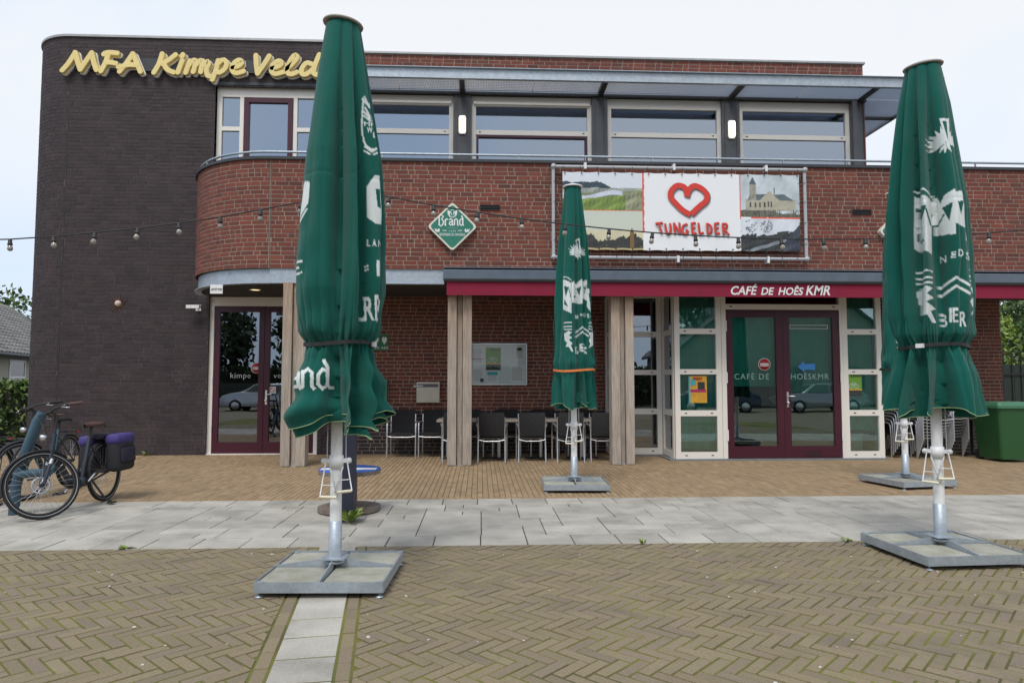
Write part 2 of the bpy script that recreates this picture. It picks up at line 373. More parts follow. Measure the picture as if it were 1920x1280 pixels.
# classic herringbone: unit vectors e1,e2 at rotH; staircase of horizontal and vertical bricks, period W_ along the diagonal
e1 = (ca, sa); e2 = (-sa, ca)
rngN = 130
for k in range(-rngN, rngN):
    for j in range(-30, 30):
        # origin of a pair in brick-width units
        gx = k + j * 3.0; gy = k - j * 3.0
        gx *= W_; gy *= W_
        ox, oy = S0[0] + e1[0] * gx + e2[0] * gy, S0[1] + e1[1] * gx + e2[1] * gy
        if not (-9.1 < ox < 10.0 and .55 < oy < 6.5): continue
        if abs(ox - .5) > oy * 1.1 + 4.5: continue
        hx, hy = L_ / 2, W_ / 2
        hb_add(ox + e1[0] * hx + e2[0] * hy, oy + e1[1] * hx + e2[1] * hy, rotH)
        vx, vy = -W_ + W_ / 2 + W_, W_ + L_ / 2
        vx = W_ / 2; vy = W_ + L_ / 2
        hb_add(ox + e1[0] * vx + e2[0] * vy, oy + e1[1] * vx + e2[1] * vy, rotH + R(90))
for sgn in (1, -1):
    v = -2.7
    while v < 2.62:
        cx, cy = from_strip(sgn * (.155 + .009 + .036), v + .1035); PV.rect(cx, cy, .200, .068, SA + R(90)); v += .2075
PV.finish('paver')
tiles = Pavers(hb, M_slab)
v = -2.7
while v < 2.70:
    cx, cy = from_strip(0, v + .15); tiles.rect(cx, cy, .302, .287, SA); v += .3
tiles.finish('strip_tile', jz=.001)

b = MB(); b.box(-9.3, 11.2, YF - .004, YB, -.058, -.009); gp = struct('slab_path', b, mat('slab_joint', (.05, .05, .04), .95, noise=.6, nscale=3, col2=(.035, .04, .02)))
SL = Pavers(gp, M_slab)
for (y0, ln) in ((YF, .413), (YB - .385, .409)):
    x = -9.2 + random.random() * .2
    while x < 10.7:
        SL.rect(x + ln / 2, y0 + .1925, ln - .010, .375, 0); x += ln
cell = .2015; nx_, ny_ = 100, 8
grid = np.zeros((nx_, ny_), bool); yy0 = YF + .385
for j in range(ny_):
    for i in range(nx_):
        if grid[i, j]: continue
        opts = [(3, 2), (2, 2), (3, 2), (2, 1), (3, 1), (1, 1), (2, 2)]; random.shuffle(opts)
        for w, h in opts + [(1, 1)]:
            if i + w <= nx_ and j + h <= ny_ and not grid[i:i + w, j:j + h].any():
                grid[i:i + w, j:j + h] = True
                SL.rect(-9.25 + (i + w / 2) * cell, yy0 + (j + h / 2) * cell * .998, w * cell - .009, h * cell - .009, 0); break
SL.finish('slab', jz=.0018, tilt=.0025)

b = MB(); b.box(-9.45, 11.2, YB, 40, -.058, -.008); op = struct('clinker_terrace', b, M_joint)
OP = Pavers(op, M_ochre)
x = -9.4; i = 0
b2_ = .071
while x < 11.2:
    y = YB + .082 - random.choice((0, .05, .1, .15)) * 1.0
    while y < YW + .1:
        y0 = max(y, YB + .082); y1 = min(y + .2025, 13.75)
        if y1 - y0 > .03: OP.rect(x + b2_ / 2, (y0 + y1) / 2, b2_ - .006, y1 - y0 - .006, 0)
        y += .2025
    x += b2_
x = -9.4
while x < 11.2:
    OP.rect(x + .1, YB + .04, .196, .069, 0); x += .2025
OP.finish('clinker', jz=.0018)

# ------------------------------------------------------------------ the building
BLD = thing('cafe_building', 'two storey brick community building with dark tower, red parapet and cafe front', 'building', (0, 13.7, 0))
CO = .0745
class Bricks:
    def __init__(s): s.items = []; s.arcs = []          # (x, y, z, yaw, half?, length)
    def row_flat(s, x0, x1, z, y, yaw=0.):
        x = x0 - random.choice((0, .05, .1, .15)) if random.random() < .9 else x0
        first = True
        while x < x1 - .02:
            ln = .232 if random.random() < .72 else .117
            a = max(x, x0); e = min(x + ln, x1)
            if e - a > .025: s.items.append(((a + e) / 2, y, z, 0., round(e - a, 3)))
            x += ln
    def wall(s, x0, x1, z0, z1, y, openings=()):
        n = int(round((z1 - z0) / CO)); co = (z1 - z0) / n
        for r in range(n):
            zc = z0 + (r + .5) * co; iv = [(x0, x1)]
            for (a, b_, c, d) in openings:
                if c < zc < d:
                    nv = []
                    for (p, q) in iv:
                        if b_ <= p or a >= q: nv.append((p, q))
                        else:
                            if a > p: nv.append((p, a))
                            if b_ < q: nv.append((b_, q))
                    iv = nv
            for p, q in iv: s.row_flat(p, q, zc, y)
    def arc(s, cx, cy, r, a0, a1, z0, z1, mul=1.):
        n = int(round((z1 - z0) / CO)); co = (z1 - z0) / n
        for k in range(n):
            zc = z0 + (k + .5) * co; a = a0 - random.random() * .05
            while a < a1 - .01:
                ln = (.232 if random.random() < .72 else .117) * mul
                e = min(a + ln / r, a1); st = max(a, a0)
                if (e - st) * r > .025:
                    s.arcs.append((cx, cy, r, st, e, zc))
                a += ln / r
    def finish(s, parent, m, singles=None, joint=.0145, depth=.03, h=CO, name='brick'):
        cache = {}; rest = MB(); w = wloc(parent)
        for (x, y, z, yaw, ln) in s.items:
            L2 = (ln - joint) / 2; H2 = (h - joint) / 2
            if singles and singles(x, z) and ln in (.232, .117):
                if ln not in cache:
                    b_ = MB(); b_.box(-L2, L2, 0, depth, -H2, H2, 0, 'b'); cache[ln] = b_.mesh(name, m)
                o = link(name, cache[ln], parent, (x - w.x, y - random.uniform(0, .0025) - w.y, z - w.z)); o.rotation_euler = (0, 0, yaw)
            else:
                rest.M = Matrix.Translation((x, y - random.uniform(0, .0025), z)) @ Matrix.Rotation(yaw, 4, 'Z')
                rest.box(-L2, L2, 0, depth, -H2, H2, random.random(), 'b'); rest.M = None
        for (cx, cy, r, a0, a1, z) in s.arcs:
            g_ = joint / 2 / r; a0 += g_; a1 -= g_; H2 = (h - joint) / 2; r += random.uniform(0, .002); n_ = 3; vs = []
            for k in range(n_ + 1):
                t = a0 + (a1 - a0) * k / n_; vs += [(cx + q * math.cos(t), cy + q * math.sin(t), zq) for q, zq in ((r - depth, z - H2), (r, z - H2), (r, z + H2), (r - depth, z + H2))]
            fs = [(i * 4 + j, (i + 1) * 4 + j, (i + 1) * 4 + j + 1, i * 4 + j + 1) for i in range(n_) for j in range(3)] + [(0, 1, 2, 3), (n_ * 4 + 3, n_ * 4 + 2, n_ * 4 + 1, n_ * 4)]
            rest.add(vs, fs, random.random())
        if rest.v:
            o = wpart(name + '_field', rest, m, parent); o['kind'] = 'stuff'
def wall_open(mb, x0, x1, z0, z1, y0, y1, openings):
    xs = sorted({x0, x1, *[min(max(v_, x0), x1) for o in openings for v_ in o[:2]]})
    for i in range(len(xs) - 1):
        a, b_ = xs[i], xs[i + 1]; xm = (a + b_) / 2; cuts = sorted([(o[2], o[3]) for o in openings if o[0] < xm < o[1]]); z = z0
        for c, d in cuts:
            if c > z: mb.box(a, b_, y0, y1, z, c)
            z = max(z, d)
        if z < z1: mb.box(a, b_, y0, y1, z, z1)
WY = 13.7      # main wall plane
BY = 11.75     # parapet plane
TL = -9.20     # tower left edge
TOP = 8.33
REC = .0035
# --- dark tower
ent = (-5.36, -3.20, -.1, 3.12); twin = (-5.34, -3.10, 4.2, 7.40)
mb = MB(); wall_open(mb, -8.2, -2.95, -.05, TOP, WY + REC, WY + .30, [ent, twin])
N_ = 20
arc = [(-8.2 + .9965 * math.cos(R(270 - 90 * k / N_)), 14.7 + .9965 * math.sin(R(270 - 90 * k / N_))) for k in range(N_ + 1)]
for k in range(N_):
    (xa, ya), (xb, yb) = arc[k], arc[k + 1]
    mb.add([(xa, ya, -.05), (xb, yb, -.05), (xb, yb, TOP), (xa, ya, TOP)], [(1, 0, 3, 2)], 0, True)
mb.box(-9.196, -8.9, 14.7, 19.5, -.05, TOP)
tower = wpart('tower_wall', mb, M_dmort, BLD)
bk = Bricks(); bk.wall(-8.185, -2.95, 0, TOP, WY, [ent, twin]); bk.arc(-8.2, 14.7, 1.0, R(180), R(269.2), 0, TOP, .62)
bk.finish(tower, M_dark)
mb = MB()   # reveals of the two openings
mb.box(-5.36, -5.34, WY + .02, WY + .2, 4.2, 7.4); mb.box(-5.42, -3.0, WY - .012, WY + .2, 7.40, 7.46)
wpart('lintel', mb, M_anth, tower)
mb = MB(); mb.box(-8.21, -8.19, WY - .004, WY + .02, 0, TOP); wpart('expansion_joint', mb, M_black, tower)
mb = MB(); co_prof = [(-2.9, WY - .03), (-8.2, WY - .03)] + [(-8.2 + 1.03 * math.cos(R(270 - 90 * k / N_)), 14.7 + 1.03 * math.sin(R(270 - 90 * k / N_))) for k in range(1, N_ + 1)] + [(-9.23, 19.5), (-2.9, 19.5)]
mb.prism(co_prof[::-1], TOP, TOP + .045); wpart('roof_edge', mb, mat('zinc_coping', (.40, .40, .40), .5, .4, noise=.3), BLD)
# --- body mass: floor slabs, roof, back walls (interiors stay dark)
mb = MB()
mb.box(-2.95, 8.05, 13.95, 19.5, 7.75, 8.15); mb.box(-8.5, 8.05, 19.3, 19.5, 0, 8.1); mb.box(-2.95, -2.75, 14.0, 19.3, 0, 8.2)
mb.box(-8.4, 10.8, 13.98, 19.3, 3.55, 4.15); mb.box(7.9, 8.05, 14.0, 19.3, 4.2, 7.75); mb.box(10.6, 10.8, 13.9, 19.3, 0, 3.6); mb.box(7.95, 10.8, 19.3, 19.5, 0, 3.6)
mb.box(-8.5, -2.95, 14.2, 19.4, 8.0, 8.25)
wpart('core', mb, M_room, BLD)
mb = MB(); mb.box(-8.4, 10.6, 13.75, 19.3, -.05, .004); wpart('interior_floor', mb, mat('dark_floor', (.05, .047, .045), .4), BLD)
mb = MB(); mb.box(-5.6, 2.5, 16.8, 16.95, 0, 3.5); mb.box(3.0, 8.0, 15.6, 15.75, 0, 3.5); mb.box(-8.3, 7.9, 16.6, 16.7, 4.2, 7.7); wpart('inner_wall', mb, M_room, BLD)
# --- roof strip over the upper windows
mb = MB(); mb.box(-2.95, 8.05, WY + REC, WY + .25, 7.40, 8.12); rs_ = wpart('roof_strip', mb, M_mort, BLD)
bk = Bricks(); bk.wall(-2.94, 8.05, 7.66, 8.11, WY); bk.finish(rs_, M_red)
mb = MB(); mb.box(-2.93, 8.11, WY - .035, WY + .35, 8.12, 8.16); mb.box(8.052, 8.11, WY + .3, 19.5, 8.1, 8.16); wpart('roof_edge', mb, MATS['zinc_coping'], BLD)
mb = MB(); mb.box(8.052, 8.07, WY, 19.4, 3.6, 8.1); wpart('side_wall', mb, M_red, BLD)
mb = MB(); mb.box(-2.95, 8.12, WY - .03, WY + .22, 7.31, 7.40); wpart('lintel', mb, M_anth, BLD)
# --- canopy of galvanised beam and grating
CZ0, CZ1, CYF = 7.28, 7.47, 12.90
cnp = thing('canopy', 'x', 'x'); del cnp['label']; del cnp['category']; cnp.parent = BLD; cnp.location = (0, -.8, 7.3)
mb = MB()
mb.box(-2.98, 9.25, CYF, CYF + .012, CZ0, CZ1); mb.box(-2.98, 9.25, CYF - .05, CYF + .06, CZ1, CZ1 + .012); mb.box(-2.98, 9.25, CYF + .012, CYF + .07, CZ0, CZ0 + .012)
mb.box(9.238, 9.25, CYF + .012, 16.6, CZ0, CZ1); mb.box(9.17, 9.30, CYF + .06, 16.6, CZ1, CZ1 + .012)
wpart('edge_beam', mb, M_galv, cnp)
for xb in (-2.9, -.37, 2.47, 5.22, 7.97):
    mb = MB(); mb.box(xb - .05, xb + .05, CYF + .014, WY - .04, CZ0 + .02, CZ1 - .02); wpart('bracket', mb, M_anth, cnp)
for yb in (14.6, 16.5):
    mb = MB(); mb.box(8.08, 9.235, yb - .04, yb + .04, CZ0 + .02, CZ1 - .02); wpart('bracket', mb, M_anth, cnp)
M_grate = mat('grating_steel', (.42, .50, .62), .55, .1)
def grating(x0, x1, y0, y1, along):
    mb = MB(); z0, z1 = CZ0 + .06, CZ0 + .085
    x = x0
    while x < x1: mb.box(x, x + .006, y0, y1, z0, z1, 0, ''); x += .033
    y = y0
    while y < y1: mb.box(x0, x1, y, y + .004, z0 + .012, z1 - .002); y += .075
    wpart('grating', mb, M_grate, cnp)
for a, b_ in ((-2.85, -1.65), (-1.63, -.43), (-.31, 1.05), (1.07, 2.41), (2.53, 3.83), (3.85, 5.16), (5.28, 6.6), (6.62, 7.91), (8.03, 9.2)): grating(a, b_, CYF + .075, WY - .05, 'x')
grating(8.10, 9.2, WY - .02, 16.4, 'y')
# --- upper windows
def frame_rect(mb, x0, x1, z0, z1, w, y0, y1):
    mb.box(x0, x0 + w, y0, y1, z0, z1); mb.box(x1 - w, x1, y0, y1, z0, z1); mb.box(x0 + w, x1 - w, y0, y1, z1 - w, z1); mb.box(x0 + w, x1 - w, y0, y1, z0, z0 + w)
def pane(parent, x0, x1, z0, z1, y, m, name='pane'):
    mb = MB(); mb.box(x0, x1, y, y + .008, z0, z1); return wpart(name, mb, m, parent)
M_slot = mat('drain_slot_black', (.01, .01, .01), .6)
bays = [(-2.95, -.56, 1), (-.18, 2.30, 2), (2.63, 5.03, 0), (5.41, 7.79, 0)]
for x0, x1, kind in bays:
    mb = MB(); y0, y1 = WY + .08, WY + .16
    frame_rect(mb, x0, x1, 4.22, 7.30, .085, y0, y1)
    mb.box(x0 + .085, x1 - .085, y0, y1, 7.10, 7.215); mb.box(x0 + .085, x1 - .085, y0, y1, 6.50, 6.60); mb.box(x0 + .085, x1 - .085, y0, y1, 5.30, 5.38)
    if kind: mb.box(x0 + .04, x1 - .04, y0 - .035, y0 - .003, 7.13, 7.18)
    wn = wpart('window', mb, M_cream, BLD)
    pane(wn, x0 + .086, x1 - .086, 6.601, 7.099, y0 + .04, G_up); pane(wn, x0 + .086, x1 - .086, 5.381, 6.499, y0 + .04, G_up); pane(wn, x0 + .086, x1 - .086, 4.31, 5.299, y0 + .04, G_up)
    if kind == 2:
        mb = MB(); frame_rect(mb, x0 + .095, x1 - .095, 5.39, 6.49, .045, y0 - .012, y0 + .035); wpart('sash', mb, M_burg, wn)
    mb = MB()
    for xs_ in (x0 + .17, x1 - .17): mb.box(xs_ - .02, xs_ + .02, y0 - .006, y0 + .001, 6.545, 6.562)
    wpart('drain_slot', mb, M_slot, wn)
for a, b_ in ((-.56, -.18), (2.30, 2.63), (5.03, 5.41), (7.79, 8.10)):
    mb = MB(); mb.box(a + .002, b_ - .002, WY + .015, WY + .2, 4.2, 7.31)
    if a > 7: mb.box(7.80, 7.9, WY - .05, WY + .013, 4.2, 7.31)
    else: mb.box(a + .06, a + .075, WY - .004, WY + .013, 4.2, 7.31); mb.box(b_ - .075, b_ - .06, WY - .004, WY + .013, 4.2, 7.31)
    wpart('window_post', mb, M_post, BLD)
# tower window with balcony door
mb = MB(); y0, y1 = WY + .10, WY + .18
frame_rect(mb, -5.335, -3.105, 4.22, 7.395, .10, y0, y1)
for xa in (-4.88, -3.81): mb.box(xa, xa + .08, y0, y1, 4.32, 7.295)
for a, b_ in ((-5.235, -4.88), (-3.73, -3.205)): mb.box(a, b_, y0, y1, 6.50, 6.585)
mb.box(-5.235, -3.205, y0 - .003, y1 - .005, 7.20, 7.296)
wn = wpart('window', mb, M_cream, BLD)
for a, b_ in ((-5.234, -4.881), (-3.729, -3.206)):
    pane(wn, a, b_, 6.586, 7.2, y0 + .04, G_up); pane(wn, a, b_, 4.321, 6.499, y0 + .04, G_up)
mb = MB(); frame_rect(mb, -4.795, -3.815, 4.33, 7.19, .10, y0 - .02, y0 + .05); bd = wpart('door', mb, M_burg, BLD); pane(bd, -4.696, -3.914, 4.431, 7.089, y0 + .03, G_up)
# balcony deck
mb = MB(); mb.box(-3.6, 11.5, BY + .13, WY + .02, 4.0, 4.18); wpart('balcony_floor', mb, M_soff, BLD)
# --- red parapet
PZ0, PZ1 = 3.36, 5.25; CX, CY, CR = -3.60, 13.60, 1.85
mb = MB(); mb.box(CX, 11.6, BY + REC, BY + .12, PZ0, PZ1)
NA = 26
def arcp(r, z, k): t = R(270 - 90 * k / NA); return (CX + r * math.cos(t), CY + r * math.sin(t), z)
for k in range(NA):
    q = [arcp(CR - REC, PZ0, k), arcp(CR - REC, PZ0, k + 1), arcp(CR - REC, PZ1, k + 1), arcp(CR - REC, PZ1, k)]
    mb.add(q, [(1, 0, 3, 2)], 0, True)
    q2 = [arcp(CR - .12, PZ0, k), arcp(CR - .12, PZ0, k + 1), arcp(CR - .12, PZ1, k + 1), arcp(CR - .12, PZ1, k)]; mb.add(q2, [(0, 1, 2, 3)], 0, True)
par = wpart('parapet_wall', mb, M_mort, BLD)
bk = Bricks(); bk.wall(CX + .006, 11.6, PZ0, PZ1, BY); bk.arc(CX, CY, CR, R(180), R(269.6), PZ0, PZ1)
bk.finish(par, M_red, singles=lambda x, z: -1.95 < x < 1.28)
mb = MB(); mb.box(CX - .004, CX + .004, BY - .004, BY + .02, PZ0, PZ1); mb.box(2.30, 2.306, BY - .004, BY + .02, PZ0, 3.6); wpart('expansion_joint', mb, M_black, par)
def arc_strip(mb, r0, r1, z0, z1, smooth=True):
    for k in range(NA):
        a = [arcp(r1, z0, k), arcp(r1, z0, k + 1), arcp(r1, z1, k + 1), arcp(r1, z1, k), arcp(r0, z0, k), arcp(r0, z0, k + 1), arcp(r0, z1, k + 1), arcp(r0, z1, k)]
        mb.add(a, [(1, 0, 3, 2), (3, 7, 6, 2), (0, 1, 5, 4), (4, 5, 6, 7)], 0, smooth and False)
mb = MB(); mb.box(CX, 11.7, BY - .035, BY + .16, PZ1, PZ1 + .05); arc_strip(mb, CR - .16, CR + .035, PZ1, PZ1 + .05); wpart('coping', mb, M_anth, par)
# handrail
rl = MB(); zr = 5.40
rl.tube([arcp(CR - .05, zr, k) for k in range(NA, -1, -1)] + [(x_, BY + .05, zr) for x_ in (-1, 3, 7, 11.6)], .021, 8)
hr = wpart('handrail', rl, M_galv, BLD)
for x_ in np.arange(-2.9, 11.5, 1.19):
    mb = MB(); mb.box(x_ - .006, x_ + .006, BY + .035, BY + .065, 5.30, 5.385); wpart('rail_post', mb, M_galv, hr)
for k in (5, 14, 22):
    p = arcp(CR - .05, 0, k); mb = MB(); mb.box(p[0] - .012, p[0] + .012, p[1] - .012, p[1] + .012, 5.30, 5.385); wpart('rail_post', mb, M_galv, hr)
# steel beam under the parapet
mb = MB(); mb.box(CX, -.62, BY + .03, BY + .05, 3.115, 3.359); mb.box(CX, -.62, BY - .03, BY + .09, 3.10, 3.114)
arc_strip(mb, CR - .075, CR - .06, 3.115, 3.359); arc_strip(mb, CR - .12, CR + .0, 3.10, 3.114)
wpart('edge_beam', mb, M_galv, BLD)
# soffit
mb = MB(); mb.box(CX, 11.5, BY + .095, WY + .05, 3.13, 3.30)
pts = [(CX, CY)] + [arcp(CR - .125, 0, k)[:2] for k in range(NA, -1, -1)]
mb.prism(pts, 3.13, 3.30); mb.box(-5.3, CX, CY, WY + .05, 3.128, 3.30); wpart('soffit', mb, M_soff, BLD)
mb = MB(); mb.box(-.62, 11.5, BY + .125, BY + .2, 3.30, 3.36); wpart('ledge', mb, M_anth, BLD)
# gutter box
mb = MB(); mb.prism([(11.46, 3.16), (11.45, 3.30), (11.47, 3.315), (11.74, 3.345), (11.74, 3.14), (11.48, 3.14)], -.62, 11.5, 'x'); mb.box(-.62, 11.5, 11.475, 11.74, 3.345, 3.357)
gt = wpart('gutter', mb, M_gutter, BLD)
mb = MB(); mb.box(-.60, 11.5, 11.49, 11.70, 3.118, 3.139); wpart('gutter_bracket', mb, M_anth, gt)
# awning valance
mb = MB(); mb.box(-.565, 11.5, 11.52, 11.545, 2.885, 3.117); mb.box(-.565, -.54, 11.545, 11.75, 2.885, 3.117)
aw = wpart('awning_valance', mb, M_awn, BLD)
# lettering on the valance
mb = MB()
for txt, xa, xb, h_ in (('CAFÉ', 4.305, 4.80, .145), ('DE', 4.845, 5.10, .125), ('HOÊS', 5.15, 5.625, .128), ('KMR', 5.635, 6.12, .165)):
    V, T = text_tris(txt, 1., 0, .022); k = h_ / .70; ex = max(v[0] for v in V); V = [(xa + a / ex * (xb - xa - .04) + .22 * b_ * k, 2.925 + b_ * k) for a, b_ in V]; flat(mb, (V, T), 11.516)
wpart('lettering', mb, M_white, aw)
# --- pillars
def pillar(x0, x1, tops=2.90):
    P = bpy.data.objects.new('pillar', None); COL.objects.link(P); P.parent = BLD; P.location = (x0, -1.95, 0); P.empty_display_size = .1
    w = x1 - x0
    for (a, b_, y0, y1) in ((0, w * .37, 11.70, 11.95), (w * .40, w * .60, 11.76, 11.90), (w * .63, w, 11.70, 11.95)):
        mb = MB(); mb.box(x0 + a, x0 + b_, y0, y1, .012, 3.11, random.random()); wpart('plank', mb, M_wood, P)
    mb = MB(); mb.box(x0 + .02, x1 - .02, 11.74, 11.91, 0, .012); wpart('foot_plate', mb, M_galv, P)
for a, b_ in ((-3.34, -2.93), (-.55, -.14), (2.275, 2.665), (7.9, 8.3)): 
    if a < 7: pillar(a, b_)
# --- red recess wall with dark foot
mb = MB(); mb.box(-3.12, 2.56, WY + REC, WY + .25, 0, 3.2); rw = wpart('recess_wall', mb, M_mort, BLD)
mb = MB(); mb.box(7.44, 10.85, WY + REC, WY + .2, 0, 3.2); wpart('end_wall', mb, M_mort, BLD)
bk = Bricks(); bk.wall(-3.1, 2.55, .86, 3.13, WY); bk.wall(7.46, 10.85, .86, 3.13, WY); bk.finish(rw, M_red)
bk = Bricks(); bk.wall(-3.1, 2.55, 0, .86, WY); bk.wall(7.46, 10.85, 0, .86, WY); bk.finish(rw, M_dark)
mb = MB(); mb.box(10.80, 10.845, WY + .2, 19, 0, 3.6); wpart('side_wall', mb, M_red, BLD)
# --- entrance doors
y0, y1 = WY + .07, WY + .17
mb = MB(); mb.box(-5.355, -5.27, y0, y1, 0, 3.11); mb.box(-3.29, -3.205, y0, y1, 0, 3.11); mb.box(-5.27, -3.29, y0, y1, 2.93, 3.11); mb.box(-5.36, -3.2, y0 - .04, y0 - .002, -.01, .02)
efr = wpart('door_frame', mb, M_cream, BLD)
mb = MB(); mb.box(-5.359, -5.356, WY, y1, 0, 3.12); mb.box(-3.2, -3.195, WY + .009, y1, 0, 3.12); wpart('reveal', mb, M_anth, efr)
def leaf(x0, x1, z0, z1, y0, side, bot, gl, fw=.105, m=M_burg):
    mb = MB(); y1 = y0 + .06
    mb.box(x0, x0 + fw, y0, y1, z0, z1); mb.box(x1 - fw, x1, y0, y1, z0, z1); mb.box(x0 + fw, x1 - fw, y0, y1, z1 - fw * 1.05, z1); mb.box(x0 + fw, x1 - fw, y0, y1, z0, z0 + bot)
    d = wpart('door', mb, m, BLD); pane(d, x0 + fw + .001, x1 - fw - .001, z0 + bot + .001, z1 - fw * 1.05 - .001, y0 + .03, gl)
    return d
dA = leaf(-5.262, -4.285, .02, 2.925, y0 + .01, 1, .22, G_door); dB = leaf(-4.277, -3.297, .02, 2.925, y0 + .01, 0, .22, G_door)
def handle(parent, x, y, z, m=M_chrome, s=1):
    mb = MB(); mb.box(x - .018, x + .018, y - .012, y, z - .14, z + .14); mb.tube([(x, y - .01, z + .06), (x, y - .05, z + .06), (x + s * .12, y - .055, z + .06)], .011, 8); mb.lathe([(0, -.045), (.02, -.045), (.024, -.03), (.024, -.012), (0, -.012)], (x, y, z - .06), 12, axis='y'); wpart('handle', mb, m, parent)
handle(dB, -4.225, y0 + .01, 1.12, M_white)
for z_ in (.5, 1.45, 2.4):
    mb = MB(); mb.tube([(-5.266, y0 - .006, z_ - .06), (-5.266, y0 - .006, z_ + .06)], .011, 8); wpart('hinge', mb, M_chrome, dA)
M_frost = mat('frosted_lettering', (.55, .58, .60), .6)
printed('lettering', [xf(text_tris('kimpe', .155, 0, -.002, 1.1), 1, 1, -4.95, 1.50)], y0 + .034, M_frost, dA)
printed('lettering', [xf(text_tris('veld', .155, 0, -.002, 1.1), 1, 1, -4.10, 1.50)], y0 + .034, M_frost, dB)
M_frostband = glass('frosted_band', (.5, .52, .52), .12, rough=.35)
for d, a, b_ in ((dA, -5.15, -4.40), (dB, -4.165, -3.41)):
    mb = MB(); mb.box(a, b_, y0 + .047, y0 + .049, 1.12, 1.40); wpart('frosted_band', mb, M_frostband, d)
M_sred = mat('sticker_red', (.36, .012, .02), .5); M_swhite = mat('sticker_white', (.75, .75, .74), .5)
def noentry(parent, x, z, y, r=.105):
    mb = MB(); mb.lathe([(0, -.0012), (r, -.0012), (r, 0)], (x, y, z), 28, axis='y'); s_ = wpart('no_entry_sticker', mb, M_swhite, parent)
    mb = MB(); mb.lathe([(0, -.003), (r * .9, -.003), (r * .9, -.0014)], (x, y, z), 28, axis='y'); wpart('red_disc', mb, M_sred, s_)
    mb = MB(); mb.box(x - r * .68, x + r * .68, y - .0048, y - .0032, z - r * .30, z + r * .16); wpart('bar', mb, M_swhite, s_)
    printed('lettering', [xf(text_tris('GESLOTEN', .032, 0, .0008, .95, 'CENTER'), 1, 1, x, z - r * .20)], y - .0056, M_black, s_)
noentry(dA, -4.44, 1.70, y0 + .039)
mb = MB(); mb.box(-4.17, -4.05, y0 + .036, y0 + .0385, 1.20, 1.33); st = wpart('no_smoking_sticker', mb, M_swhite, dB)
printed('sign_mark', [ribbon([(-4.11 + .045 * math.cos(t), 1.265 + .045 * math.sin(t)) for t in np.linspace(0, 6.283, 18)], .012, False), ribbon([(-4.14, 1.295), (-4.08, 1.235)], .012, False)], y0 + .035, M_sred, st)
# --- cafe front
FY = 12.33
def lattice(x0, x1, y, zs, parent, gl, w=.095, ztop=3.13):
    mb = MB(); mb.box(x0, x0 + w, y, y + .08, .03, ztop); mb.box(x1 - w, x1, y, y + .08, .03, ztop)
    for (a, b_) in zs: mb.box(x0 + w, x1 - w, y, y + .08, a, b_)
    win = wpart('window', mb, M_cream, parent)
    for i in range(len(zs) - 1):
        pane(win, x0 + w + .001, x1 - w - .001, zs[i][1] + .001, zs[i + 1][0] - .001, y + .04, gl)
        
    mb = MB()
    for (a, b_) in zs[:-1]:
        for xs_ in (x0 + w + .10, x1 - w - .10): mb.box(xs_ - .022, xs_ + .022, y - .003, y + .001, (a + b_) / 2 - .009, (a + b_) / 2 + .009)
    wpart('drain_slot', mb, M_slot, win)
    return win
ZS = [(.03, .15), (.80, .905), (1.56, 1.655), (2.30, 2.40), (3.06, 3.13)]
w1 = lattice(3.56, 4.43, FY, ZS, BLD, G_cafe); w2 = lattice(6.715, 7.46, FY, ZS, BLD, G_cafe)
w3 = lattice(2.60, 3.54, 13.16, ZS, BLD, G_door, .09)
def side_lattice(x, y0, y1, parent):
    mb = MB(); w = .085; mb.box(x, x + .07, y0, y0 + w, .03, 3.13); mb.box(x, x + .07, y1 - w, y1, .03, 3.13)
    for a, b_ in ZS: mb.box(x, x + .07, y0 + w, y1 - w, a, b_)
    win = wpart('window', mb, M_cream, parent)
    for i in range(4):
        mb = MB(); mb.box(x + .03, x + .038, y0 + w + .001, y1 - w - .001, ZS[i][1] + .001, ZS[i + 1][0] - .001); wpart('pane', mb, G_door, win)
side_lattice(3.545, FY + .085, 13.155, BLD); side_lattice(2.53, 13.245, WY - .002, BLD); side_lattice(7.375, FY + .085, WY, BLD)
mb = MB(); mb.box(4.435, 4.52, FY - .005, FY + .09, .03, 3.13); mb.box(6.665, 6.71, FY - .005, FY + .09, .03, 3.13); mb.box(4.52, 6.665, FY - .005, FY + .09, 2.755, 2.855)
cf = wpart('door_frame', mb, M_cream, BLD); pane(cf, 4.521, 6.664, 2.856, 3.125, FY + .05, G_door)
mb = MB()
for xs_ in (4.62, 6.56): mb.box(xs_ - .025, xs_ + .025, FY - .008, FY - .004, 2.80, 2.82)
wpart('drain_slot', mb, M_slot, cf)
mb = MB(); mb.box(3.50, 7.50, FY - .07, FY + .3, -.02, .028); mb.box(3.44, 3.52, FY - .06, 13.2, -.02, .027); mb.box(2.5, 3.44, 13.1, 13.3, -.02, .026); wpart('sill', mb, mat('bluestone', (.20, .21, .22), .7, noise=.4), BLD)
dC = leaf(4.525, 5.588, .04, 2.745, FY + .01, 1, .21, G_cafe, .125); dD = leaf(5.592, 6.66, .04, 2.745, FY + .01, 0, .21, G_cafe, .125)
handle(dD, 5.655, FY + .01, 1.10)
for d, xx in ((dC, 4.523), (dD, 6.662)):
    for z_ in (.45, 1.5, 2.45):
        mb = MB(); mb.tube([(xx, FY - .012, z_ - .1), (xx, FY - .012, z_ + .1)], .013, 8); wpart('hinge', mb, M_white, d)
mb = MB(); mb.box(5.98, 6.25, FY + .006, FY + .0095, .06, .17); wpart('letter_flap', mb, mat('dark_burgundy', (.03, .006, .012), .5), dD)
M_frost2 = mat('faint_lettering', (.20, .34, .31), .7)
printed('lettering', [xf(text_tris('CAFÉ DE', .15, 0, 0, 1.18), 1, 1, 4.67, 1.47)], FY + .036, M_frost2, dC)
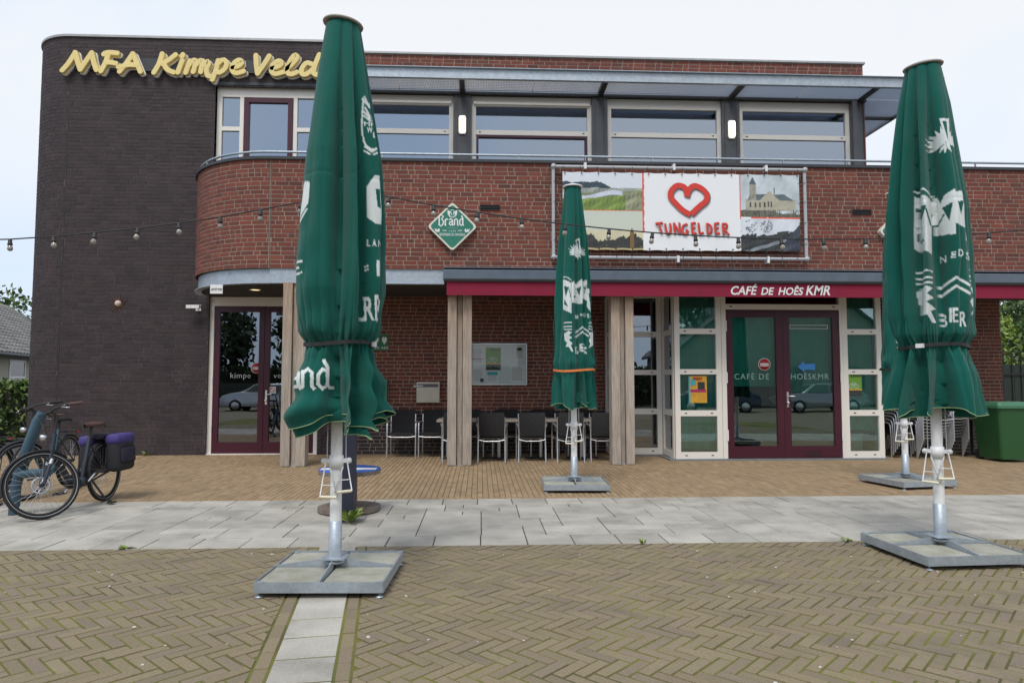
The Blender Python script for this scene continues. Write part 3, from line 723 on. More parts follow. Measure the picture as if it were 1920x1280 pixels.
printed('lettering', [xf(text_tris('HOÊSKMR', .15, 0, 0, 1.10), 1, 1, 5.73, 1.47)], FY + .036, M_frost2, dD)
noentry(dC, 5.245, 1.745, FY + .039, .115)
M_blue = mat('sticker_blue', (.03, .20, .50), .5)
printed('arrow_sticker', [fan([(5.87, 1.70), (6.0, 1.60), (6.0, 1.65), (6.20, 1.645), (6.20, 1.76), (6.0, 1.755), (6.0, 1.81)])], FY + .035, M_blue, dD)
mb = MB(); frame_rect(mb, 5.74, 6.46, 2.405, 2.475, .008, FY + .034, FY + .038); wpart('door_sticker', mb, M_swhite, dD)
# teal roller blinds inside the cafe
def blind(x0, x1, y, z0, z1):
    mb = MB(); n_ = 24
    for k in range(n_):
        a, b_ = x0 + (x1 - x0) * k / n_, x0 + (x1 - x0) * (k + 1) / n_
        ya, yb = y + .006 * math.sin(k * 1.7 + x0), y + .006 * math.sin((k + 1) * 1.7 + x0)
        mb.add([(a, ya, z0), (b_, yb, z0), (b_, yb, z1), (a, ya, z1)], [(0, 1, 2, 3)], 0, True)
    mb.box(x0, x1, y - .008, y + .008, z0 - .02, z0)
    return tag(link('roller_blind', mb.mesh('roller_blind', M_teal)), 'x', 'blind', 'teal roller blinds inside the cafe front')
blind(3.64, 4.40, FY + .16, .20, 3.1)['label'] = 'teal roller blind behind the window with the orange poster'
blind(4.60, 5.50, FY + .16, 1.36, 2.75)['label'] = 'teal roller blind behind the cafe door with the red disc'
blind(5.70, 6.60, FY + .16, 1.25, 2.75)['label'] = 'teal roller blind behind the cafe door with the blue arrow'
blind(6.76, 7.36, FY + .16, .55, 3.1)['label'] = 'teal roller blind behind the window with the green poster'
mb = MB(); mb.box(6.95, 7.3, FY + .45, FY + .8, 0, .42); mb.box(6.93, 7.32, FY + .43, FY + .82, .42, .45); tag(link('cabinet', mb.mesh('cabinet', M_cream)), 'pale low cabinet inside the cafe behind the green poster window', 'cabinet')
# low furniture seen through the entrance door
# ------------------------------------------------------------------ signs and fittings on the building
M_yel = mat('yellow_letter_face', (.80, .64, .26), .45, noise=.15, nscale=3)
M_lback = mat('white_letter_edge', (.72, .70, .66), .5)
LET = {'M': [[(66, 214), (108, 160), (150, 85)], [(150, 82), (168, 145), (190, 206)], [(190, 206), (228, 142), (264, 82)], [(264, 82), (280, 150), (300, 206)]],
 'F': [[(378, 86), (360, 150), (330, 214)], [(346, 92), (362, 80), (400, 78), (440, 82)], [(368, 150), (400, 150), (432, 156)]],
 'A': [[(545, 82), (505, 150), (458, 214)], [(545, 82), (575, 148), (602, 212)], [(450, 182), (520, 164), (572, 166)]],
 'K': [[(748, 78), (728, 150), (694, 216)], [(842, 82), (800, 118), (750, 152)], [(760, 148), (786, 192), (832, 212)]],
 'i': [[(888, 124), (872, 170), (860, 212)], [(892, 80), (886, 94)]],
 'm': [[(942, 124), (926, 175), (914, 212)], [(928, 165), (962, 122), (985, 126), (978, 160), (966, 205)], [(976, 165), (1012, 122), (1034, 128), (1024, 165), (1018, 205)], [(1030, 160), (1060, 128), (1074, 138), (1058, 185), (1068, 232), (1082, 236)]],
 'p': [[(1138, 118), (1122, 190), (1100, 258)], [(1128, 150), (1168, 112), (1196, 132), (1186, 176), (1150, 206), (1124, 200)]],
 'e': [[(1240, 168), (1284, 152), (1304, 124), (1278, 112), (1246, 140), (1236, 185), (1262, 208), (1318, 192)]],
 'V': [[(1400, 74), (1404, 140), (1414, 208)], [(1414, 208), (1456, 142), (1494, 76)]],
 'e2': [[(1514, 166), (1562, 150), (1582, 122), (1556, 112), (1522, 140), (1510, 186), (1536, 208), (1594, 192)]],
 'l': [[(1614, 170), (1662, 124), (1690, 82), (1676, 64), (1648, 96), (1622, 160), (1624, 200), (1656, 206), (1690, 190)]],
 'd': [[(1796, 132), (1756, 122), (1724, 164), (1724, 202), (1754, 206), (1800, 168)], [(1846, 58), (1818, 130), (1806, 196), (1830, 208)]]}
def brush(mb, pts, hw, y_back, depth, lift=0.):
    p = smooth_path(pts, 5); n = len(p)
    seg = [0.]
    for i in range(1, n): seg.append(seg[-1] + math.hypot(p[i][0] - p[i - 1][0], p[i][1] - p[i - 1][1]))
    T = seg[-1]; rows = []
    def at(s_):
        s_ = min(max(s_, 0), T)
        for i in range(1, n):
            if seg[i] >= s_:
                f = (s_ - seg[i - 1]) / (seg[i] - seg[i - 1] or 1); return (p[i - 1][0] + (p[i][0] - p[i - 1][0]) * f, p[i - 1][1] + (p[i][1] - p[i - 1][1]) * f), (p[i][0] - p[i - 1][0], p[i][1] - p[i - 1][1])
        return p[-1], (p[-1][0] - p[-2][0], p[-1][1] - p[-2][1])
    ss = []
    for a in (0, .15, .45, .8): ss.append((-hw * (1 - a) * .9, math.sqrt(max(0.02, 1 - (1 - a) ** 2))))
    k = max(4, int(T / .035))
    for i in range(k + 1): ss.append((T * i / k, 1.))
    for a in (.8, .45, .15, 0): ss.append((T + hw * (1 - a) * .9, math.sqrt(max(0.02, 1 - (1 - a) ** 2))))
    prof = [(-1, 0), (-1, .88), (-.90, .98), (-.8, 1), (.8, 1), (.90, .98), (1, .88), (1, 0)]
    vs = []
    for s_, wf in ss:
        q, d = at(s_); l = math.hypot(*d) or 1; tx, ty = d[0] / l, d[1] / l
        ex = s_ if s_ < 0 else (s_ - T if s_ > T else 0)
        cx, cy = q[0] + tx * ex, q[1] + ty * ex
        for a, h in prof: vs.append((cx - ty * a * hw * wf, y_back - (depth * h + (lift if h > 0 else 0)), cy + tx * a * hw * wf))
    m_ = len(prof); fs = []
    for i in range(len(ss) - 1):
        for j in range(m_ - 1): fs.append((i * m_ + j, i * m_ + j + 1, (i + 1) * m_ + j + 1, (i + 1) * m_ + j))
    mb.add(vs, fs, 0, False)
KX, SX0, SZ0 = .002826, -8.47, 8.18
lm = lambda q: (SX0 + q[0] * KX, SZ0 - q[1] * KX)
sgn = thing('letter_sign', 'yellow raised script letters MFA Kimpe Veld on the dark tower wall', 'sign', (-5.8, 13.66, 7.7))
for ch, strokes in LET.items():
    mb = MB(); mb2 = MB()
    for i, st in enumerate(strokes):
        w = [lm(q) for q in st]; brush(mb, w, .051, 13.655, .085, i * .0015); brush(mb2, [(a + .012, b_ - .012) for a, b_ in w], .059, 13.69, .045, i * .001)
    lt = wpart('letter', mb, M_yel, sgn); wpart('letter_edge', mb2, M_lback, lt)
mb = MB(); mb.box(-8.1, -3.3, 13.66, 13.698, 7.64, 7.90); wpart('mounting_rail', mb, M_anth, sgn)
# wall lamps
M_lamp = mat('lamp_glow', (1, .88, .68), .4, emit=1.6)
for x_, lab in ((-.37, 'lit white wall lamp on the grey post above the green diamond sign'), (5.22, 'lit white wall lamp on the grey post above the banner')):
    L = thing('wall_lamp', lab, 'lamp', (x_, 13.7, 6.66), 0, 'oval wall lamps between the upper windows')
    mb = MB(); mb.prism([(a * .075, b_ * .19) for a, b_ in ((-.8, -1), (.8, -1), (1, -.8), (1, .8), (.8, 1), (-.8, 1), (-1, .8), (-1, -.8))], -.03, .012, 'y'); part('base', mb, M_white, L)
    mb = MB(); pr = [(a * .058, b_ * .165) for a, b_ in ((-.7, -1), (.7, -1), (1, -.8), (1, .8), (.7, 1), (-.7, 1), (-1, .8), (-1, -.8))]; mb.prism(pr, -.085, -.031, 'y'); part('diffuser', mb, M_lamp, L)
# soffit downlights
for x_, y_, lab in ((-4.15, 12.75, 'round recessed downlight in the soffit above the entrance doors'), (.92, 12.3, 'round recessed downlight in the soffit above the chairs')):
    L = thing('downlight', lab, 'lamp', (x_, y_, 3.128), 0, 'recessed soffit downlights')
    mb = MB(); mb.lathe([(.10, 0), (.115, -.012), (.085, -.016)], n=24); part('rim', mb, M_white, L)
    mb = MB(); mb.lathe([(.086, -.008), (0, -.012)], n=24); part('diffuser', mb, mat('downlight_glow', (1, .74, .42), .5, emit=1.1), L)
# diamond brewery sign
D = thing('diamond_sign', 'green diamond shaped brewery sign with white Brand lettering on red parapet', 'sign', (-.48, BY, 4.09))
def diamond(s_, r=.05):
    out = []
    for k, (cx, cz) in enumerate(((s_ - r * 1.4, 0), (0, s_ - r * 1.4), (-(s_ - r * 1.4), 0), (0, -(s_ - r * 1.4)))):
        for j in range(5): t = R(k * 90 - 45 + j * 22.5); out.append((cx + r * math.cos(t), cz + r * math.sin(t)))
    return out
mb = MB(); mb.prism(diamond(.425), -.10, -.004, 'y'); part('box', mb, mat('sign_cream', (.68, .68, .58), .4), D)
M_sgreen = mat('sign_green', (.02, .17, .115), .35, noise=.3, nscale=2, col2=(.03, .22, .16))
mb = MB(); mb.prism(diamond(.385), -.104, -.099, 'y'); part('face', mb, M_sgreen, D)
S = []
def bl(strokes, ox, oy, k, w): return [ribbon([(ox + a * k, oy + b_ * k) for a, b_ in st], w, False) for st in strokes]
bB = [[(0, 0), (0, 9)], [(-.8, 8), (2, 10.5), (4, 8.5), (2.3, 6), (4.4, 3.5), (3.5, .8), (1.8, -1), (-.6, .8)]]
br = [[(0, 0), (0, 6)], [(-.8, .8), (.6, -.4)], [(0, 5), (1.6, 6.4), (2.6, 5.3)]]
ba = [[(3, 0), (3, 5.2), (1.5, 6.4), (0, 5.2)], [(3, 3.4), (.8, 3.4), (0, 1.5), (1, 0), (3, 1)], [(3, 1), (4, -.3)]]
bn = [[(-.5, .2), (0, 0.3), (0, 6)], [(0, 5), (1.7, 6.4), (3, 5.2), (3, .6), (4, -.4)]]
bdd = [[(3, .6), (3, 7), (1.6, 9.6)], [(3, 5.6), (1.4, 6.3), (0, 4.4), (0, 1.4), (1.4, -.2), (3, 1), (4, -.3)]]
def blackletter(word, ox, oy, k, w):
    out = []; x = ox
    for ch in word:
        st, ad = {'B': (bB, 6), 'r': (br, 3.8), 'a': (ba, 5.1), 'n': (bn, 5.1), 'd': (bdd, 5.1)}[ch]
        out += bl(st, x, oy, k, w); x += ad * k
    return out
w_ = lambda VT: ([(a - .0, b_) for a, b_ in VT[0]], VT[1])
S += blackletter('Brand', -.225, .02, .0176, .022)
S += [xf(text_tris('BIERBROUWERIJ', .058, 0, 0, 1.05, 'CENTER'), 1, 1.15, 0, -.165), xf(text_tris('1340', .044, 0, 0, 1.5, 'CENTER'), 1, 1, 0, -.095), xf(text_tris('LIMBURGSE', .02, 0, 0, 2.0, 'CENTER'), 1, 1, 0, -.035)]
for sx_ in (-1, 1):
    S += [ribbon([(sx_ * .095, -.082), (sx_ * .17, -.075)], .007, False), ribbon([(sx_ * .10, -.066), (sx_ * .16, -.060)], .004, False)]
    for k in range(3): S.append(fan([(sx_ * (.21 + k * .033), -.055 - (k % 2) * .02), (sx_ * (.235 + k * .033), -.035), (sx_ * (.25 + k * .02), -.085), (sx_ * (.225 + k * .02), -.105)]))
for t in np.linspace(R(200), R(340), 9): S.append(ribbon([(.045 * math.cos(t), .225 + .06 * math.sin(t)), (.085 * math.cos(t), .235 + .085 * math.sin(t))], .014, False))
for sx_ in (-1, 1): S += [fan([(sx_ * .03, .25), (sx_ * .08, .285), (sx_ * .085, .23), (sx_ * .05, .19)]), ribbon([(sx_ * .012, .19), (sx_ * .03, .265)], .01, False)]
S.append(ribbon([(-.03, .275), (0, .29), (.03, .275)], .010, False))
mb = MB()
for i, VT in enumerate(S): flat(mb, VT, -.1046 - i * .0001)
part('lettering', mb, M_swhite, D)
# second diamond sign half hidden behind the right umbrellas
D2 = copy_tree(D) if False else None
snapshot(D); D2 = copy_tree(D); D2.location = (7.50, BY, 4.09); D2['label'] = 'green diamond sign peeping out from behind the umbrella beside the cafe front'; D['group'] = D2['group'] = 'diamond signs on the red parapet'
# air vents
for x_, lab in ((.17, 'dark wall vent slot beside the diamond sign'), (6.82, 'dark wall vent slot beside the banner')):
    V_ = thing('wall_vent', lab, 'vent', (x_, BY, 4.45), 0, 'dark vent slots in the red parapet')
    mb = MB(); frame_rect(mb, -.175, .175, -.045, .045, .010, -.016, -.004); part('frame', mb, M_black, V_)
    mb = MB(); mb.box(-.165, .165, -.006, -.0035, -.035, .035); part('slot', mb, mat('vent_black', (.008, .008, .008), .9), V_)
    for k in range(2):
        mb = MB(); mb.box(-.165, .165, -.014, -.007, -.012 + k * .022, -.006 + k * .022); part('louvre', mb, M_anth, V_)
# ------------------------------------------------------------------ banner in its tube frame
BX0, BX1, BZ0, BZ1 = 1.43, 5.64, 3.70, 5.08
bf = thing('pipe_surround', 'grey plastic pipe frame lashed to the red parapet around the banner', 'frame', (3.5, BY, 3.56))
mb = MB(); yb = BY - .09; c = [(1.27, 3.575), (1.27, 5.17), (5.745, 5.17), (5.745, 3.575)]
M_pvc = mat('grey_pvc', (.40, .41, .43), .45)
for i in range(4):
    (a, b_), (c_, d_) = c[i], c[(i + 1) % 4]; mb = MB(); mb.tube([(a, yb, b_), (c_, yb, d_)], .030, 12); wpart('pipe', mb, M_pvc, bf)
    mb = MB(); mb.lathe([(0, -.048), (.042, -.045), (.042, .045), (0, .048)], (a, yb, b_), 14, axis='y'); wpart('elbow', mb, M_pvc, bf)
for x_ in (1.83, 3.4, 5.05):
    mb = MB(); mb.box(x_ - .02, x_ + .02, yb - .036, BY - .003, 5.13, 5.24); wpart('bracket', mb, M_white, bf)
for x_ in (3.45, 5.05):
    mb = MB(); mb.box(x_ - .02, x_ + .02, yb - .036, BY - .003, 3.50, 3.615); wpart('bracket', mb, M_white, bf)
for i in range(15):
    x_ = BX0 + .04 + i * (BX1 - BX0 - .08) / 14
    for z_a, z_b in ((BZ1 - .02, 5.17), (BZ0 + .02, 3.575)):
        mb = MB(); dx = random.uniform(-.03, .03); mb.tube([(x_, yb - .012, z_a), (x_ + dx, yb - .034, z_b), (x_ + dx, yb + .02, z_b + .034 * (1 if z_b > 4 else -1))], .005, 5); wpart('cable_tie', mb, M_black, bf)
for k in range(4):
    z_ = BZ0 + .15 + k * .36
    for x_a, x_b in ((BX0 + .02, 1.27), (BX1 - .02, 5.745)):
        mb = MB(); mb.tube([(x_a, yb - .012, z_), (x_b, yb - .034, z_ + random.uniform(-.03, .03))], .004, 5); wpart('cable_tie', mb, M_black, bf)
def fbm(x, z, seed, f0=1., oc=5):
    r_ = np.random.default_rng(seed); o = np.zeros_like(x); a = 1.
    for k in range(oc):
        for _ in range(3):
            t = r_.random() * 6.28; f = f0 * 2 ** k * (0.7 + .6 * r_.random()); o += a * np.sin(f * (x * math.cos(t) + z * math.sin(t)) * 6.28 + r_.random() * 6.28) / 3
        a *= .6
    return o
def paint_banner(u, v, x, z):
    """flat print: colours over the sheet (u,v 0..1, v up; x,z in metres)"""
    n1 = fbm(x, z, 3, 2.); n2 = fbm(x, z, 5, 6.); C = np.zeros(u.shape + (3,)); C[:] = (.80, .81, .83)
    def put(mk, col, nz=None, amp=0.):
        c_ = np.array(col); q = c_ * np.ones(C.shape)
        if nz is not None: q = q * (1 + amp * nz)[..., None]
        C[mk] = np.clip(q, .002, .9)[mk]
    A = (u < .335); up_ = v > .50
    put(A & up_, (.66, .70, .76))
    hill = .86 - .02 * np.sin(u * 30) + .015 * n2
    put(A & up_ & (v < np.where(u < .16, .875, .875 - (u - .16) * 1.6) + .01 * n2) & (v > .78), (.03, .055, .075), n2, .5)
    put(A & up_ & (v < .80 + .006 * n2), (.30, .33, .30), n2, .35)
    put(A & up_ & (v < .745 + .02 * n2 + .1 * (u - .17)), (.20, .23, .12), n2, .4)
    put(A & up_ & (np.abs(v - (.70 - .15 * (u - .10) * 0 - .04 * np.sin(u * 22))) < .028 + .12 * np.clip(.13 - u, 0, 1)) & (u < .25), (.55, .60, .70), n1, .1)
    put(A & up_ & (v < .66 + .30 * (u - .12) + .012 * n2), (.17, .25, .055), n2, .40)
    put(A & up_ & (v < .74 + .2 * (u - .3)) & (u > .26), (.26, .27, .17), n2, .45)
    put(A & (v > .496) & (v < .512 + .003 * n2), (.75, .13, .06))
    put(A & ~up_, (.56, .60, .52)); put(A & ~up_ & (v < .25), (.60, .56, .38), n1, .06)
    put(A & (v < .17 + .06 * np.clip(fbm(x, z * 0, 9, 1.6), -.7, 1) + .02 * n2), (.035, .036, .034), n2, .3)
    put(A & (np.abs(u - .288) < .008) & (v < .24), (.20, .11, .04)); put(A & (v < .30) & (v > .22) & (np.abs(u - .288) < (.30 - v) * .09), (.13, .09, .05))
    put(A & (v < .06) & (fbm(x, z, 12, 5.) > .95), (.55, .30, .08)); put(A & (v < .022), (.45, .38, .2))
    put((u > .333) & (u < .340 + .0015 * n2) & (v > .22), (.72, .09, .05))
    B = u > .745
    put(B & (v > .44), (.50, .56, .60), n1, .16)
    put(B & (v > .44) & (v < .50 + .02 * n2 + .05 * (u < .9)), (.14, .14, .10), n2, .55)
    put(B & (v > .53) & (v < .675) & (u > .77) & (u < .985), (.40, .38, .30), n2, .12)
    put(B & (v > .665) & (v < .745) & (u > .78 + (v - .665) * .1) & (u < .975 - (v - .665) * .5), (.10, .14, .16), n2, .2)
    put(B & (v > .53) & (v < .79 - np.abs(u - .872) * 3.0) & (np.abs(u - .872) < .05), (.42, .39, .30), n2, .1)
    put(B & (np.abs(u - .80) < .0135) & (v > .66) & (v < .87), (.30, .29, .24), n2, .2)
    put(B & (v >= .87) & (v < .965) & (np.abs(u - .80) < (.97 - v) * .16), (.08, .11, .13))
    put(B & (np.abs(u - .893) < .0025) & (v > .75) & (v < .84), (.08, .1, .12))
    put(B & (v > .57) & (v < .64) & (np.abs(((u - .78) * 50) % 1 - .5) < .16) & (u < .86) & (u > .78), (.05, .05, .05))
    put(B & (v > .58) & (v < .65) & (np.abs(np.abs(u - .872) - .006) < .0035), (.06, .06, .06))
    put(B & (v > .44) & (v < .545) & (np.abs((u * 130) % 1 - .5) < .2) & (n2 > .1), (.03, .03, .03))
    put(B & (v > .425) & (v < .443 + .003 * n2) & (u > .79), (.72, .10, .06))
    put(B & (v <= .425), (.62, .66, .72), n1, .1); put(B & (v < .22 + .03 * n2 + .04 * (u > .9)), (.03, .034, .035), n2, .5)
    for tx in (.79, .855): put(B & (v < .41) & (v > .2) & (np.abs(u - tx) < .03) & (np.abs(n2 - .2) < .18) & ((u - tx) ** 2 * 12 + (v - .33) ** 2 < .009), (.10, .11, .12))
    put(B & (v < .30) & (np.abs(v - (.02 + (u - .80) * .9)) < .022), (.20, .23, .26), n1, .3); put(B & (v < .40) & (v < (u - .90) * 3.6), (.035, .045, .065), n2, .6)
    put((np.abs(u - .7455) < .0022) & (v > .42), (.74, .10, .06))
    return C
nu, nv = 470, 150
U, Vv = np.meshgrid(np.linspace(0, 1, nu + 1), np.linspace(0, 1, nv + 1), indexing='ij')
X = BX0 + (BX1 - BX0) * U; Z = BZ0 + (BZ1 - BZ0) * Vv
Z = Z - .012 * (np.abs(np.sin(U * 14 * math.pi))) * np.where(Vv > .5, (Vv - .5) * 2, 0) + .012 * np.abs(np.sin(U * 14 * math.pi)) * np.where(Vv < .5, (.5 - Vv) * 2, 0)
Yb = BY - .105 + .006 * fbm(X, Z * .4, 21, .5, 3) + .010 * np.sin((X + Z) * 9) * np.clip(.25 - Vv, 0, 1) - .02 * np.clip(U - .93, 0, 1) * np.sin(Z * 8)
col = paint_banner(U, Vv, X, Z)
def grid_mesh(name, X, Y, Z, m, colors=None, smooth=True):
    nu_, nv_ = X.shape; me = bpy.data.meshes.new(name)
    V = np.stack([X, Y, Z], -1).reshape(-1, 3); i = np.arange(nu_ * nv_).reshape(nu_, nv_)
    F = np.stack([i[:-1, :-1], i[1:, :-1], i[1:, 1:], i[:-1, 1:]], -1).reshape(-1, 4)
    me.vertices.add(len(V)); me.vertices.foreach_set('co', V.ravel()); me.loops.add(F.size); me.loops.foreach_set('vertex_index', F.ravel())
    me.polygons.add(len(F)); me.polygons.foreach_set('loop_start', np.arange(len(F)) * 4); me.update(calc_edges=True)
    me.polygons.foreach_set('use_smooth', np.ones(len(F), bool))
    if colors is not None:
        at = me.attributes.new('paint', 'FLOAT_COLOR', 'POINT'); at.data.foreach_set('color', np.concatenate([colors, np.ones(colors.shape[:2] + (1,))], -1).astype(np.float32).ravel())
    me.materials.append(m); return me
M_print = mat('banner_print', (.8, .8, .8), .5, attrcol='paint')
BN = thing('banner', 'wide white vinyl banner with red heart, TUNGELDER lettering and four landscape pictures', 'banner', (3.5, BY, 3.7))
o = link('sheet', grid_mesh('sheet', X - 3.5, Yb - BY, Z - 3.7, M_print, col), BN)
bxy = lambda px, py: (BX0 + (px - 95) / (1840 - 95) * (BX1 - BX0), BZ1 - (py - 105) / (705 - 105) * (BZ1 - BZ0))
hpts = [(1000, 262), (985, 218), (930, 205), (885, 250), (885, 300), (925, 350), (970, 395), (1025, 428)]
hp2 = [(1000, 290), (1015, 240), (1055, 205), (1110, 225), (1148, 270), (1140, 320), (1090, 365), (1030, 425)]
M_heart = mat('heart_red', (.62, .04, .025), .5); M_shadow = mat('print_grey', (.10, .11, .13), .6)
def banner_mark(name, strokes, w, m, dy, off=(0, 0)):
    mb = MB()
    for i, st in enumerate(strokes):
        V, T = ribbon([bxy(a + off[0], b_ + off[1]) for a, b_ in st], w); flat(mb, (V, T), BY - .122 - dy - i * .0004)
    return wpart(name, mb, m, BN)
banner_mark('heart_shadow', [hpts, hp2], .095, M_shadow, 0, (7, 7)); banner_mark('heart', [hpts, hp2], .098, M_heart, .004)
TUN = {'T': [[(765, 500), (820, 492)], [(790, 500), (812, 572)]], 'U': [[(835, 498), (846, 560), (862, 576), (876, 545), (872, 495)]], 'N': [[(908, 575), (900, 492)], [(900, 492), (944, 572)], [(944, 572), (940, 490)]],
 'G': [[(1000, 500), (968, 515), (962, 555), (985, 578), (1002, 555), (985, 545)]], 'E': [[(1030, 490), (1036, 575)], [(1030, 495), (1060, 490)], [(1032, 530), (1056, 528)], [(1036, 572), (1066, 570)]], 'L': [[(1080, 490), (1088, 570)], [(1088, 572), (1118, 566)]],
 'D': [[(1142, 492), (1148, 575)], [(1142, 495), (1172, 515), (1172, 555), (1148, 575)]], 'E2': [[(1200, 492), (1206, 575)], [(1200, 495), (1232, 490)], [(1203, 530), (1228, 528)], [(1206, 572), (1236, 568)]], 'R': [[(1258, 492), (1264, 580)], [(1258, 495), (1288, 500), (1282, 525), (1262, 535)], [(1266, 535), (1304, 580)]]}
allst = [s_ for v_ in TUN.values() for s_ in v_]
banner_mark('lettering_shadow', allst, .034, M_shadow, 0, (5, 6)); banner_mark('lettering', allst, .034, M_heart, .012)
for i in range(15):
    for z_ in (BZ1 - .03, BZ0 + .03):
        x_ = BX0 + .04 + i * (BX1 - BX0 - .08) / 14; mb = MB(); mb.lathe([(.006, -.002), (.014, -.004), (.016, 0)], (x_, BY - .122, z_), 8, axis='y'); wpart('eyelet', mb, M_black, BN)
# ------------------------------------------------------------------ small wall fittings
es = thing('entrance_sign', 'small white sign reading entree hanging under the curved steel beam', 'sign', (-4.57, 12.0, 3.0))
mb = MB(); mb.box(-.105, .105, -.006, .006, -.095, .06); part('board', mb, M_swhite, es)
mb = MB(); flat(mb, xf(text_tris('entree', .072, .3, .0006, .98, 'CENTER'), 1, 1.3, 0, -.045), -.0075); part('lettering', mb, M_black, es)
es.location = (-4.53, 11.90, 3.03)
cc = thing('security_camera', 'white security camera on the dark wall beside the entrance doors', 'camera', (-5.55, 13.7, 2.88))
mb = MB(); mb.box(-.05, .05, -.02, -.003, -.06, .06); part('bracket', mb, M_white, cc)
mb = MB(); mb.tube([(0, -.02, 0), (-.02, -.14, .01)], .014, 8); mb.box(-.15, .10, -.24, -.15, -.03, .035); part('housing', mb, M_white, cc)
mb = MB(); mb.lathe([(0, -.158), (.022, -.158), (.022, -.15)], (0, -.195, 0), 12, axis='x'); part('lens', mb, M_black, cc)
sb = thing('sun_ornament', 'small rusty sunburst ornament with pale face on the dark tower wall', 'ornament', (-7.10, 13.7, 2.96))
M_rust = mat('rusty_metal', (.20, .085, .05), .8, noise=.5, nscale=20)
for k in range(14):
    t = k * 2 * math.pi / 14; l = .20 if k % 2 else .145; mb = MB(); mb.prism([(.05 * math.cos(t - .16), .05 * math.sin(t - .16)), (l * math.cos(t), l * math.sin(t)), (.05 * math.cos(t + .16), .05 * math.sin(t + .16))], -.018, -.008, 'y'); part('ray', mb, M_rust, sb)
mb = MB(); mb.lathe([(0, -.06), (.03, -.055), (.055, -.035), (.062, -.004)], (0, 0, .0), 16, axis='y'); part('face', mb, mat('pale_stone', (.55, .48, .42), .7), sb)
def aed(name, x, z, lab, txt):
    A_ = thing(name, lab, 'sign', (x, 13.7, z)); mb = MB(); mb.box(-.16, .16, -.02, -.003, -.16, .16); part('board', mb, mat('aed_green', (.015, .14, .05), .5), A_)
    mb = MB(); hz = [(0, -.05), (-.055, .03), (-.05, .09), (-.02, .105), (0, .085), (.02, .105), (.05, .09), (.055, .03)]
    for cx in (-.08, .08): flat(mb, fan([(cx + a * .9, .01 + b_) for a, b_ in hz]), -.0212)
    flat(mb, xf(text_tris(txt, .065, 0, .001, 1.3, 'CENTER'), 1, 1, .0, -.125), -.0212); part('symbol', mb, M_swhite, A_); return A_
aed('aed_sign', -1.98, 2.205, 'green defibrillator sign with white hearts beside the green umbrella', 'AED AED')
ab = thing('aed_cabinet', 'green defibrillator cabinet on the brick wall half behind the umbrella', 'cabinet', (-2.02, 13.7, 1.25)); mb = MB(); mb.box(-.2, .2, -.17, -.003, -.2, .22); part('box', mb, mat('cabinet_green', (.03, .24, .12), .4), ab); mb = MB(); mb.box(-.17, .17, -.178, -.171, -.17, .19); part('door', mb, MATS['aed_green'], ab)
mbx = thing('letterbox', 'stainless steel letterbox on the brick wall above two wicker chairs', 'letterbox', (-1.02, 13.7, 1.02)); M_ss = mat('stainless', (.62, .58, .50), .35, .8, noise=.2, nscale=6)
mb = MB(); mb.box(-.225, .225, -.12, -.003, 0, .40); part('box', mb, M_ss, mbx); mb = MB(); mb.box(-.20, .20, -.126, -.121, .30, .365); part('flap', mb, mat('steel_dark', (.12, .12, .14), .4, .6), mbx)
mb = MB(); mb.box(-.20, .20, -.125, -.121, .025, .285); mb.box(.14, .18, -.128, -.1255, .25, .27); part('door', mb, M_ss, mbx); mb = MB(); mb.tube([(-.29, -.14, .318), (-.10, -.14, .326)], .016, 8); part('paper_roll', mb, M_frost, mbx)
# notice board
nb = thing('notice_board', 'glazed white notice board with pinned papers on the brick recess wall', 'notice board', (.38, 13.7, 1.36))
mb = MB(); frame_rect(mb, -.57, .565, 0, .835, .022, -.05, -.003); part('frame', mb, M_chrome, nb); mb = MB(); mb.box(-.548, .543, -.02, -.004, .022, .813); part('board', mb, mat('board_face', (.56, .62, .61), .5), nb)
M_paper = mat('paper', (.66, .68, .67), .8); M_pgreen = mat('poster_green', (.13, .30, .03), .6, noise=.35, nscale=9, col2=(.2, .36, .05)); M_pdark = mat('poster_dark', (.03, .035, .03), .6); M_pyel = mat('poster_yellow', (.62, .38, .03), .6, noise=.6, nscale=14, col2=(.55, .16, .04)); M_teal2 = mat('poster_teal', (.05, .38, .42), .6); M_orange = mat('orange_strap', (.75, .20, .05), .6); M_pink = mat('poster_magenta', (.40, .02, .12), .6)
def bike_mark(cx, cz, k): 
    o_ = []
    for q in (-1, 1): o_.append(ribbon([(cx + q * k * .6 + k * .45 * math.cos(t), cz + k * .45 * math.sin(t)) for t in np.linspace(0, 6.283, 14)], k * .1, False))
    o_ += [ribbon([(cx - k * .6, cz), (cx - .2 * k, cz + .7 * k), (cx + .4 * k, cz + .7 * k), (cx + .6 * k, cz)], k * .1, False), ribbon([(cx - .3 * k, cz + .9 * k), (cx, cz), (cx + .4 * k, cz + .75 * k)], k * .1, False)]; return o_
def toertocht_poster(parent, x, z, y, k, tail=True):
    """green cycling-tour poster with lower left corner x,z"""
    mb = MB(); mb.box(x, x + .30 * k, y - .002, y, z, z + .45 * k); p = wpart('poster', mb, M_pgreen, parent)
    mb = MB(); mb.box(x + .001, x + .299 * k, y - .0035, y - .0022, z, z + .115 * k); wpart('poster_foot', mb, M_pdark, p)
    mb = MB(); mb.box(x + .001, x + .299 * k, y - .0040, y - .0022, z + .116 * k, z + .142 * k); wpart('poster_band', mb, M_pyel, p)
    sh = [xf(text_tris('11', .085 * k, 0, .004, 1.), 1, 1, x + .07 * k, z + .375 * k), xf(text_tris('TOCHT', .045 * k, 0, .002, 1.), 1, 1, x + .14 * k, z + .385 * k)]
    printed('lettering', sh, y - .0035, M_pdark, p); printed('picture', bike_mark(x + .13 * k, z + .20 * k, .09 * k), y - .0035, M_frost, p)
    return p
